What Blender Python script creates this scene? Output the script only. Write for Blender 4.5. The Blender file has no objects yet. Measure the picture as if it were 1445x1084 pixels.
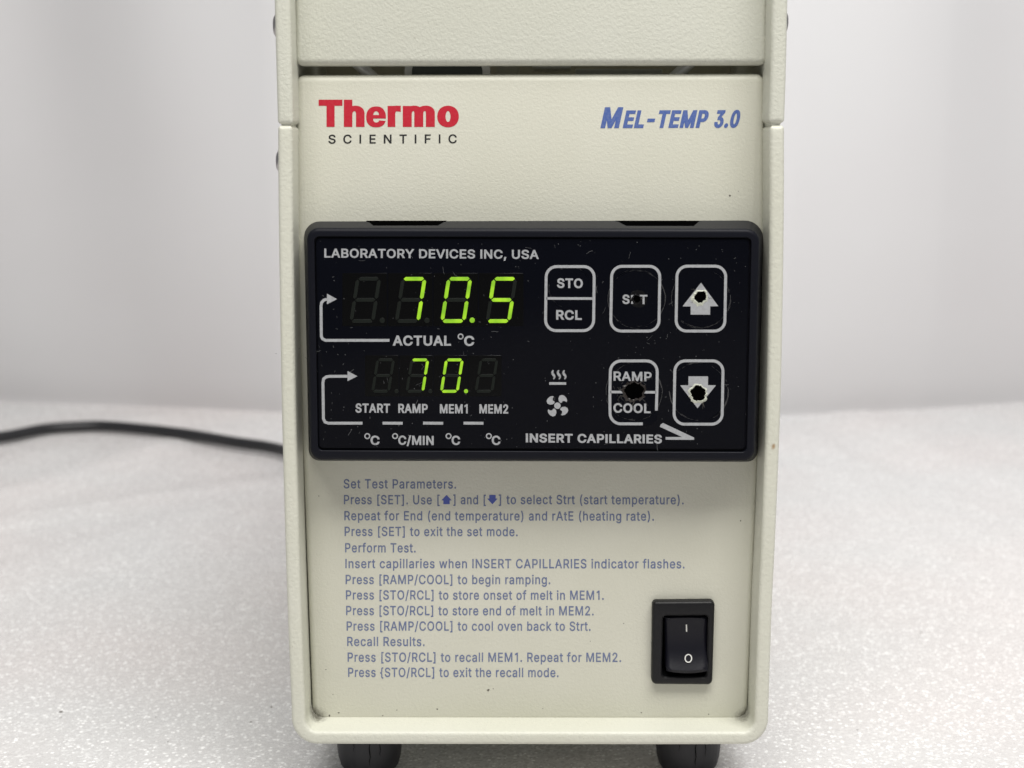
import bpy, bmesh, math, random
import numpy as np
from mathutils import Vector, Matrix
from mathutils.geometry import delaunay_2d_cdt

S = bpy.context.scene
COL = S.collection
random.seed(4)

# ---------------------------------------------------------------- camera
F_PX, CX, CY = 2000.0, 722.5, 542.0          # focal length and centre, in pixels of a 1445 wide frame
PITCH = math.atan(0.16)
CD = 0.300                                   # distance from the lens to the front panel, metres
FWD = Vector((0, math.cos(PITCH), -math.sin(PITCH)))
UPV = Vector((0, math.sin(PITCH), math.cos(PITCH)))
CAM = -CD * FWD
cd = bpy.data.cameras.new('camera')
cd.sensor_width = 36.0
cd.lens = F_PX / 1445.0 * 36.0
cd.clip_start = 0.01
cd.clip_end = 60
cd.dof.use_dof = True
cd.dof.focus_distance = 0.298
cd.dof.aperture_fstop = 22
cam = bpy.data.objects.new('camera', cd)
cam.location = CAM
cam.rotation_euler = (math.radians(90) - PITCH, 0, 0)
COL.objects.link(cam)
S.camera = cam

# ---------------------------------------------------------------- world and lamps
w = bpy.data.worlds.new('World')
S.world = w
w.use_nodes = True
bg = w.node_tree.nodes['Background']
bg.inputs['Color'].default_value = (0.93, 0.96, 1.0, 1)
bg.inputs['Strength'].default_value = 0.22
S.view_settings.view_transform = 'Standard'
S.view_settings.look = 'None'
S.view_settings.gamma = 1
S.view_settings.exposure = 0.0
S.cycles.use_denoising = True


def lamp(name, loc, target, sx, sy, watts, col=(1, 1, 1)):
    l = bpy.data.lights.new(name, 'AREA')
    l.shape = 'RECTANGLE'
    l.size, l.size_y, l.energy, l.color = sx, sy, watts, col
    o = bpy.data.objects.new(name, l)
    o.location = loc
    o.rotation_euler = (Vector(target) - Vector(loc)).to_track_quat('-Z', 'Y').to_euler()
    COL.objects.link(o)
    return o


lamp('ceiling_lamp', (0.08, -0.42, 0.80), (0.0, 0.0, -0.02), 0.9, 0.35, 11.8, (1.0, 0.975, 0.935))
rl = lamp('backdrop_fill', (0.15, -0.15, 0.95), (0.15, 0.5, -0.04), 0.25, 0.2, 0.85, (0.97, 0.975, 1.0))  # added fill without a visible source, brightens the backdrop sheet
rl.data.spread = math.radians(76)


# ---------------------------------------------------------------- placing helpers
def P(x, y, d=0.0):
    """point of the upright plane d metres in front of the panel seen at frame position x, y"""
    r = FWD + Vector(((x - CX) / F_PX, 0, 0)) - UPV * ((y - CY) / F_PX)
    return CAM + r * ((-d - CAM.y) / r.y)


TABLE_Z = P(520, 1098, -0.006).z


def T(x, y, z):
    r = FWD + Vector(((x - CX) / F_PX, 0, 0)) - UPV * ((y - CY) / F_PX)
    return CAM + r * ((z - CAM.z) / r.z)


# ---------------------------------------------------------------- materials
def mat(name, base=(0.8, 0.8, 0.8), rough=0.5, metal=0.0, spec=0.5, emit=None, estr=0.0, coat=0.0):
    m = bpy.data.materials.new(name)
    m.use_nodes = True
    b = m.node_tree.nodes['Principled BSDF']
    b.inputs['Base Color'].default_value = (*base, 1)
    b.inputs['Roughness'].default_value = rough
    b.inputs['Metallic'].default_value = metal
    b.inputs['Specular IOR Level'].default_value = spec
    b.inputs['Coat Weight'].default_value = coat
    if emit:
        b.inputs['Emission Color'].default_value = (*emit, 1)
        b.inputs['Emission Strength'].default_value = estr
    return m


def N(m, typ, **kw):
    n = m.node_tree.nodes.new(typ)
    for k, v in kw.items():
        if k in n.inputs:
            n.inputs[k].default_value = v
        else:
            setattr(n, k, v)
    return n


def L(m, a, b):
    m.node_tree.links.new(a, b)


def BS(m):
    return m.node_tree.nodes['Principled BSDF']


def coords(m):
    g = N(m, 'ShaderNodeNewGeometry')
    return g.outputs['Position']


def noise(m, scale, detail=2, rough=0.5, vec=None):
    n = N(m, 'ShaderNodeTexNoise')
    n.inputs['Scale'].default_value = scale
    n.inputs['Detail'].default_value = detail
    n.inputs['Roughness'].default_value = rough
    L(m, vec if vec else coords(m), n.inputs['Vector'])
    return n.outputs['Fac']


def ramp(m, fac, stops):
    r = N(m, 'ShaderNodeValToRGB')
    e = r.color_ramp.elements
    while len(e) < len(stops):
        e.new(0.5)
    for i, (p, c) in enumerate(stops):
        e[i].position = p
        e[i].color = c if len(c) == 4 else (*c, 1)
    L(m, fac, r.inputs['Fac'])
    return r.outputs['Color']


def mixc(m, fac, a, b, blend='MIX'):
    n = N(m, 'ShaderNodeMix', data_type='RGBA', blend_type=blend)
    for sock, v in ((n.inputs[0], fac), (n.inputs[6], a), (n.inputs[7], b)):
        if isinstance(v, (int, float)):
            sock.default_value = v
        elif isinstance(v, tuple):
            sock.default_value = (*v, 1) if len(v) == 3 else v
        else:
            L(m, v, sock)
    return n.outputs[2]


def bump(m, h, strength, dist, prev=None):
    n = N(m, 'ShaderNodeBump')
    n.inputs['Strength'].default_value = strength
    n.inputs['Distance'].default_value = dist
    L(m, h, n.inputs['Height'])
    if prev:
        L(m, prev, n.inputs['Normal'])
    return n.outputs['Normal']


def mathn(m, op, a, b=None):
    n = N(m, 'ShaderNodeMath', operation=op)
    for i, v in enumerate((a, b)):
        if v is None:
            continue
        if isinstance(v, (int, float)):
            n.inputs[i].default_value = v
        else:
            L(m, v, n.inputs[i])
    return n.outputs[0]


def blob(m, centre, sx, sy, sz):
    """1 at centre falling to 0 at the ellipsoid"""
    s = N(m, 'ShaderNodeVectorMath', operation='SUBTRACT')
    L(m, coords(m), s.inputs[0])
    s.inputs[1].default_value = centre
    d = N(m, 'ShaderNodeVectorMath', operation='DIVIDE')
    L(m, s.outputs[0], d.inputs[0])
    d.inputs[1].default_value = (sx, sy, sz)
    l = N(m, 'ShaderNodeVectorMath', operation='LENGTH')
    L(m, d.outputs[0], l.inputs[0])
    r = N(m, 'ShaderNodeMapRange')
    L(m, l.outputs['Value'], r.inputs['Value'])
    r.inputs['From Min'].default_value = 1.0
    r.inputs['From Max'].default_value = 0.0
    return r.outputs['Result']


def paint(name, base, bstr, dirt=0.0, dscale=1.0):
    """cream powder coat: fine orange-peel relief, faint uneven tone, small dark specks"""
    m = mat(name, base, 0.42, spec=0.45)
    f1 = noise(m, 1350 * dscale, 3, 0.6)
    f2 = noise(m, 3200 * dscale, 1, 0.5)
    n1 = bump(m, f1, bstr, 0.00022)
    n2 = bump(m, f2, bstr * 0.6, 0.00008, n1)
    L(m, n2, BS(m).inputs['Normal'])
    tone = ramp(m, noise(m, 35, 3), [(0.3, (base[0] * .95, base[1] * .95, base[2] * .93)), (0.7, base)])
    if dirt:
        sp = ramp(m, noise(m, 420, 3, 0.7), [(0.735, (0, 0, 0)), (0.775, (1, 1, 1))])
        tone = mixc(m, mathn(m, 'MULTIPLY', sp, dirt), tone, (0.20, 0.18, 0.13))
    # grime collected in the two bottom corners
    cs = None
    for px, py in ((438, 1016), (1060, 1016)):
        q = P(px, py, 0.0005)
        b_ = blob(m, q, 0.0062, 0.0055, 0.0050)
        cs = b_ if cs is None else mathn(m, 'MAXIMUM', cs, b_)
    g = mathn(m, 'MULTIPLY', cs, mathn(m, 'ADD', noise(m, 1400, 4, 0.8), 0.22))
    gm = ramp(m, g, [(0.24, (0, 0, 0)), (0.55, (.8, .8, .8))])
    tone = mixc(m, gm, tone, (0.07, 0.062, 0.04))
    if dirt:
        q = P(1091, 630, 0.008)
        rb = mathn(m, 'MULTIPLY', blob(m, q, 0.0011, 0.004, 0.0014), mathn(m, 'ADD', noise(m, 1900, 4, 0.8), 0.05))
        tone = mixc(m, ramp(m, rb, [(0.25, (0, 0, 0)), (0.5, (.85, .85, .85))]), tone, (0.30, 0.17, 0.06))
    L(m, tone, BS(m).inputs['Base Color'])
    return m


M = {}
M['panel'] = paint('cream_powder_coat', (0.612, 0.607, 0.522), 0.36, 0.4, 1.15)
M['case'] = paint('cream_case_paint', (0.625, 0.626, 0.545), 0.62, 0.6, 0.9)
M['hood'] = paint('cream_hood_paint', (0.60, 0.604, 0.53), 0.60, 0.4, 1.1)


def black(name, base, rough, bs=0.15, sc=2500, spec=0.5):
    m = mat(name, base, rough, spec=spec)
    L(m, bump(m, noise(m, sc, 2), bs, 0.0001), BS(m).inputs['Normal'])
    return m


M['bezel'] = black('dark_bezel_plastic', (0.005, 0.0056, 0.0095), 0.45, 0.2, 2500, 0.14)
M['switch'] = black('black_switch_plastic', (0.007, 0.007, 0.008), 0.42, 0.3, 1800, 0.28)
M['rocker'] = black('black_rocker_plastic', (0.005, 0.005, 0.009), 0.42, 0.15, 2000, 0.25)
M['rubber'] = mat('black_foot_rubber', (0.022, 0.022, 0.026), 0.55)
_m = M['rubber']
_v = N(_m, 'ShaderNodeMapping')
_v.inputs['Scale'].default_value = (1, 1, 0.12)
L(_m, coords(_m), _v.inputs['Vector'])
_n = noise(_m, 260, 3, 0.6, _v.outputs[0])
L(_m, bump(_m, _n, 0.35, 0.0006), BS(_m).inputs['Normal'])
M['cord'] = black('black_cord_rubber', (0.012, 0.012, 0.014), 0.45, 0.1)
M['dark'] = mat('inner_metal', (0.62, 0.59, 0.47), 0.6)
M['hole'] = mat('black_opening', (0.001, 0.001, 0.001), 0.9, spec=0.0)
M['steel'] = mat('screw_steel', (0.55, 0.53, 0.52), 0.3, 1.0)
M['post'] = mat('polished_post', (0.9, 0.89, 0.85), 0.35, 0.2)
M['tan'] = mat('pale_oven_block', (0.75, 0.73, 0.6), 0.5)
M['grey'] = mat('grey_bracket', (0.7, 0.7, 0.64), 0.45)
M['lensglass'] = mat('dark_lens', (0.10, 0.11, 0.10), 0.15)
M['white_print'] = mat('pale_grey_print', (0.36, 0.37, 0.385), 0.5)
M['switch_print'] = mat('white_switch_mark', (0.6, 0.6, 0.57), 0.5)
M['red'] = mat('red_print', (0.50, 0.008, 0.028), 0.45)
M['ink'] = mat('black_print', (0.01, 0.01, 0.011), 0.5)
M['blue'] = mat('blue_logo_print', (0.065, 0.12, 0.36), 0.5)
M['blue2'] = mat('blue_instruction_print', (0.11, 0.145, 0.28), 0.55)
M['blue3'] = mat('deep_blue_arrow_print', (0.06, 0.09, 0.36), 0.55)
M['window'] = mat('display_window_plastic', (0.0015, 0.0015, 0.0016), 0.2, spec=0.15)
M['lit'] = mat('lit_green_segment', (0.05, 0.10, 0.01), 0.5, emit=(0.36, 0.86, 0.004), estr=0.9)
_m = M['lit']
_f = noise(_m, 480, 1)
L(_m, ramp(_m, _f, [(0.3, (0.20, 0.47, 0.003)), (0.7, (0.42, 0.76, 0.008))]), BS(_m).inputs['Emission Color'])
M['unlit'] = mat('unlit_segment', (0.0055, 0.0078, 0.0058), 0.5, spec=0.2)
M['cream'] = mat('worn_cream_backing', (0.50, 0.52, 0.44), 0.5)
for _k, _amt in (('red', .03), ('blue', .12), ('blue2', .2), ('white_print', .25)):
    _m = M[_k]
    _c = tuple(BS(_m).inputs['Base Color'].default_value)[:3]
    _w = tuple(v * (1 - _amt) + _amt * t for v, t in zip(_c, (.5, .5, .42) if _k != 'white_print' else (.12, .12, .12)))
    L(_m, ramp(_m, noise(_m, 1700, 3, 0.7), [(0.42, _c), (0.66, _w)]), BS(_m).inputs['Base Color'])
M['crease'] = mat('clear_crease', (0.05, 0.05, 0.052), 0.35)
M['crackle'] = mat('pale_crack', (0.075, 0.07, 0.062), 0.4)
M['dimple'] = mat('stretched_film', (0.0042, 0.0042, 0.005), 0.3, spec=.15)
M['crater'] = mat('brown_torn_film', (0.012, 0.008, 0.006), 0.3)
M['dust'] = mat('pale_dust', (0.085, 0.088, 0.092), 0.8)
M['grime'] = mat('dark_grime', (0.10, 0.09, 0.075), 0.8)

# glossy navy-black overlay with fine scratches
m = M['face'] = mat('scuffed_overlay_film', (0.0022, 0.0026, 0.0050), 0.25, spec=0.07)
a1 = ramp(m, noise(m, 900, 5, 0.75), [(0.66, (0, 0, 0)), (0.80, (1, 1, 1))])
mp = N(m, 'ShaderNodeMapping')
mp.inputs['Rotation'].default_value = (0, 0.9, 0)
mp.inputs['Scale'].default_value = (1, 1, 14)
L(m, coords(m), mp.inputs['Vector'])
a2 = ramp(m, noise(m, 170, 4, 0.7, mp.outputs[0]), [(0.68, (0, 0, 0)), (0.80, (1, 1, 1))])
sc = mathn(m, 'MAXIMUM', a1, mathn(m, 'MULTIPLY', a2, 0.6))
L(m, mixc(m, mathn(m, 'MULTIPLY', sc, 0.35), (0.0022, 0.0026, 0.0050), (0.022, 0.024, 0.028)), BS(m).inputs['Base Color'])
L(m, bump(m, noise(m, 1400, 2), 0.10, 0.00005), BS(m).inputs['Normal'])

# white packing foam sheet with a sparkling skin
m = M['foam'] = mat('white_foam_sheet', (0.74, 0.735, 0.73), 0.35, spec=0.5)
v1 = N(m, 'ShaderNodeTexVoronoi')
v1.inputs['Scale'].default_value = 620
L(m, coords(m), v1.inputs['Vector'])
v2 = N(m, 'ShaderNodeTexVoronoi')
v2.inputs['Scale'].default_value = 1500
L(m, coords(m), v2.inputs['Vector'])
h1 = mathn(m, 'ADD', mathn(m, 'MULTIPLY', v1.outputs['Distance'], -1.0), mathn(m, 'MULTIPLY', noise(m, 900, 3, 0.6), 0.8))
nb = bump(m, h1, 0.4, 0.00025)
nb = bump(m, noise(m, 60, 3), 0.25, 0.002, nb)
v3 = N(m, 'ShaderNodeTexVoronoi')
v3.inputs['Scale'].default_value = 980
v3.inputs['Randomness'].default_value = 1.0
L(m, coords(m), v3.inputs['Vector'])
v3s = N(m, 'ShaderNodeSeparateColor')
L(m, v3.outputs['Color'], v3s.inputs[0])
# sparkle painted into the base colour: white flecks amid some of the foam cells
painted_glint = mathn(m, 'MULTIPLY', mathn(m, 'GREATER_THAN', v3s.outputs[2], 0.70), mathn(m, 'LESS_THAN', v3.outputs['Distance'], mathn(m, 'MULTIPLY', v3s.outputs[0], 0.5)))
L(m, nb, BS(m).inputs['Normal'])
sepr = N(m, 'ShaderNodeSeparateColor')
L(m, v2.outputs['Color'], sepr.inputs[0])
fl = ramp(m, sepr.outputs[0], [(0.0, (0.625, 0.61, 0.606)), (0.80, (0.665, 0.65, 0.646)), (0.93, (0.80, 0.79, 0.785))])  # palest cells are painted sparkle too
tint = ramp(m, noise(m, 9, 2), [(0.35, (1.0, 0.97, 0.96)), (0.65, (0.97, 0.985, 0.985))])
L(m, mixc(m, painted_glint, mixc(m, 1.0, fl, tint, 'MULTIPLY'), (0.97, 0.97, 0.96)), BS(m).inputs['Base Color'])
L(m, ramp(m, sepr.outputs[1], [(0.2, (0.18, 0.18, 0.18)), (0.8, (0.5, 0.5, 0.5))]), BS(m).inputs['Roughness'])

m = M['wall'] = mat('white_backdrop_sheet', (0.72, 0.72, 0.73), 0.75, spec=0.2)
L(m, ramp(m, noise(m, 3.5, 3), [(0.3, (0.625, 0.61, 0.615)), (0.7, (0.66, 0.662, 0.668))]), BS(m).inputs['Base Color'])


# ---------------------------------------------------------------- object helpers
def tag(o, label=None, cat=None, group=None, kind=None):
    if label:
        o['label'] = label
    if cat:
        o['category'] = cat
    if group:
        o['group'] = group
    if kind:
        o['kind'] = kind
    return o


def mesh_obj(name, verts, faces, material, parent=None, smooth=None, mids=None):
    me = bpy.data.meshes.new(name)
    me.from_pydata([tuple(v) for v in verts], [], faces)
    mats = material if isinstance(material, (list, tuple)) else [material]
    for mm in mats:
        me.materials.append(mm)
    if mids:
        for i, k in enumerate(mids):
            me.polygons[i].material_index = k
    bm = bmesh.new()
    bm.from_mesh(me)
    bmesh.ops.recalc_face_normals(bm, faces=bm.faces)
    if smooth is not None:
        for f in bm.faces:
            f.smooth = True
        for e in bm.edges:
            if len(e.link_faces) == 2 and e.calc_face_angle(0) > math.radians(smooth):
                e.smooth = False
    bm.to_mesh(me)
    bm.free()
    o = bpy.data.objects.new(name, me)
    COL.objects.link(o)
    o.parent = parent
    return o


def apply_mods(o):
    dg = bpy.context.evaluated_depsgraph_get()
    dg.update()
    me = bpy.data.meshes.new_from_object(o.evaluated_get(dg))
    o.modifiers.clear()
    o.data = me


def rounded(pts, radii, seg=6):
    """closed polygon in frame pixels with rounded corners"""
    out = []
    n = len(pts)
    if isinstance(radii, (int, float)):
        radii = [radii] * n
    for i in range(n):
        p = Vector(pts[i]); a = Vector(pts[i - 1]); b = Vector(pts[(i + 1) % n]); r = radii[i]
        u = (a - p).normalized(); v = (b - p).normalized()
        if r <= 0:
            out.append(p); continue
        ang = u.angle(v)
        t = r / math.tan(ang / 2)
        c = p + (u + v).normalized() * (r / math.sin(ang / 2))
        s0 = (p + u * t) - c; s1 = (p + v * t) - c
        a0 = math.atan2(s0.y, s0.x); a1 = math.atan2(s1.y, s1.x)
        d = (a1 - a0 + math.pi) % (2 * math.pi) - math.pi
        for k in range(seg + 1):
            q = a0 + d * k / seg
            out.append(c + Vector((math.cos(q), math.sin(q))) * r)
    return out


def inset2(pts, d):
    """inset a closed loop of (x, z) points by d (inwards)"""
    n = len(pts)
    area = sum(pts[i][0] * pts[(i + 1) % n][1] - pts[(i + 1) % n][0] * pts[i][1] for i in range(n))
    s = 1 if area > 0 else -1
    out = []
    for i in range(n):
        p = pts[i]; a = pts[i - 1]; b = pts[(i + 1) % n]
        e1 = Vector((p[0] - a[0], p[1] - a[1])); e2 = Vector((b[0] - p[0], b[1] - p[1]))
        if e1.length < 1e-9:
            e1 = e2
        if e2.length < 1e-9:
            e2 = e1
        n1 = Vector((-e1.y, e1.x)).normalized() * s; n2 = Vector((-e2.y, e2.x)).normalized() * s
        mm = n1 + n2
        if mm.length < 1e-6:
            mm = n1
        mm.normalize()
        k = 1 / max(0.4, mm.dot(n1))
        out.append((p[0] + mm.x * d * k, p[1] + mm.y * d * k))
    return out


def plate(name, px, d, depth, r, material, parent=None, bev=4, floor=None, rim=0, back=0.0, dref=None):
    """solid with outline px (frame pixels) seen at depth d: front face at d, rounded edge r, going back `depth`.
    rim/floor: a sunken field inside the front (rim width in metres, floor = how far it is sunk)
    back: how much wider the back outline is (draft)"""
    lp = [P(x, y, d if dref is None else dref) for x, y in px]
    base = [(p.x, p.z) for p in lp]
    rings = []
    if floor:
        rings.append((inset2(base, r + rim + 0.00025), -d + floor))
        rings.append((inset2(base, r + rim), -d + 0.0001))
    for k in range(bev + 1):
        q = math.pi / 2 * (1 - k / bev)
        rings.append((inset2(base, r * (1 - math.cos(q))), -d + r * (1 - math.sin(q))))
    rings.append((inset2(base, -back), -d + depth))
    n = len(base)
    verts, faces = [], []
    for pts, y in rings:
        verts += [(x, y, z) for x, z in pts]
    for k in range(len(rings) - 1):
        for i in range(n):
            j = (i + 1) % n
            faces.append((k * n + i, k * n + j, (k + 1) * n + j, (k + 1) * n + i))
    faces.append(tuple(range(n)))
    faces.append(tuple((len(rings) - 1) * n + i for i in reversed(range(n))))
    return mesh_obj(name, verts, faces, material, parent, smooth=32)


def flat(name, polys, d, material, parent, thick=0.0, dz=0.0):
    """polys: lists of frame points, printed at depth d (flat ink)"""
    verts, faces = [], []
    for k, poly in enumerate(polys):
        b = len(verts)
        verts += [P(x, y, d + dz * k) for x, y in poly]
        faces.append(tuple(range(b, b + len(poly))))
    return mesh_obj(name, verts, faces, material, parent)


def stroke_px(pts, w, closed=False):
    """quads of a mitred line through frame points"""
    n = len(pts)
    L_, R_ = [], []
    for i in range(n):
        p = Vector(pts[i])
        a = Vector(pts[i - 1]) if (i > 0 or closed) else None
        b = Vector(pts[(i + 1) % n]) if (i < n - 1 or closed) else None
        e1 = (p - a).normalized() if a is not None else (b - p).normalized()
        e2 = (b - p).normalized() if b is not None else e1
        n1 = Vector((-e1.y, e1.x)); n2 = Vector((-e2.y, e2.x))
        mm = (n1 + n2).normalized()
        k = 1 / max(0.35, mm.dot(n1))
        L_.append(p + mm * (w / 2 * k)); R_.append(p - mm * (w / 2 * k))
    q = []
    for i in range(n if closed else n - 1):
        j = (i + 1) % n
        q.append([L_[i], L_[j], R_[j], R_[i]])
    return q


def circle_px(cx, cy, rx, ry=None, n=20, a0=0, a1=360):
    ry = rx if ry is None else ry
    full = abs(a1 - a0) >= 360
    return [(cx + rx * math.cos(math.radians(a0 + (a1 - a0) * k / (n if full else n - 1))),
             cy - ry * math.sin(math.radians(a0 + (a1 - a0) * k / (n if full else n - 1)))) for k in range(n)]


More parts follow.
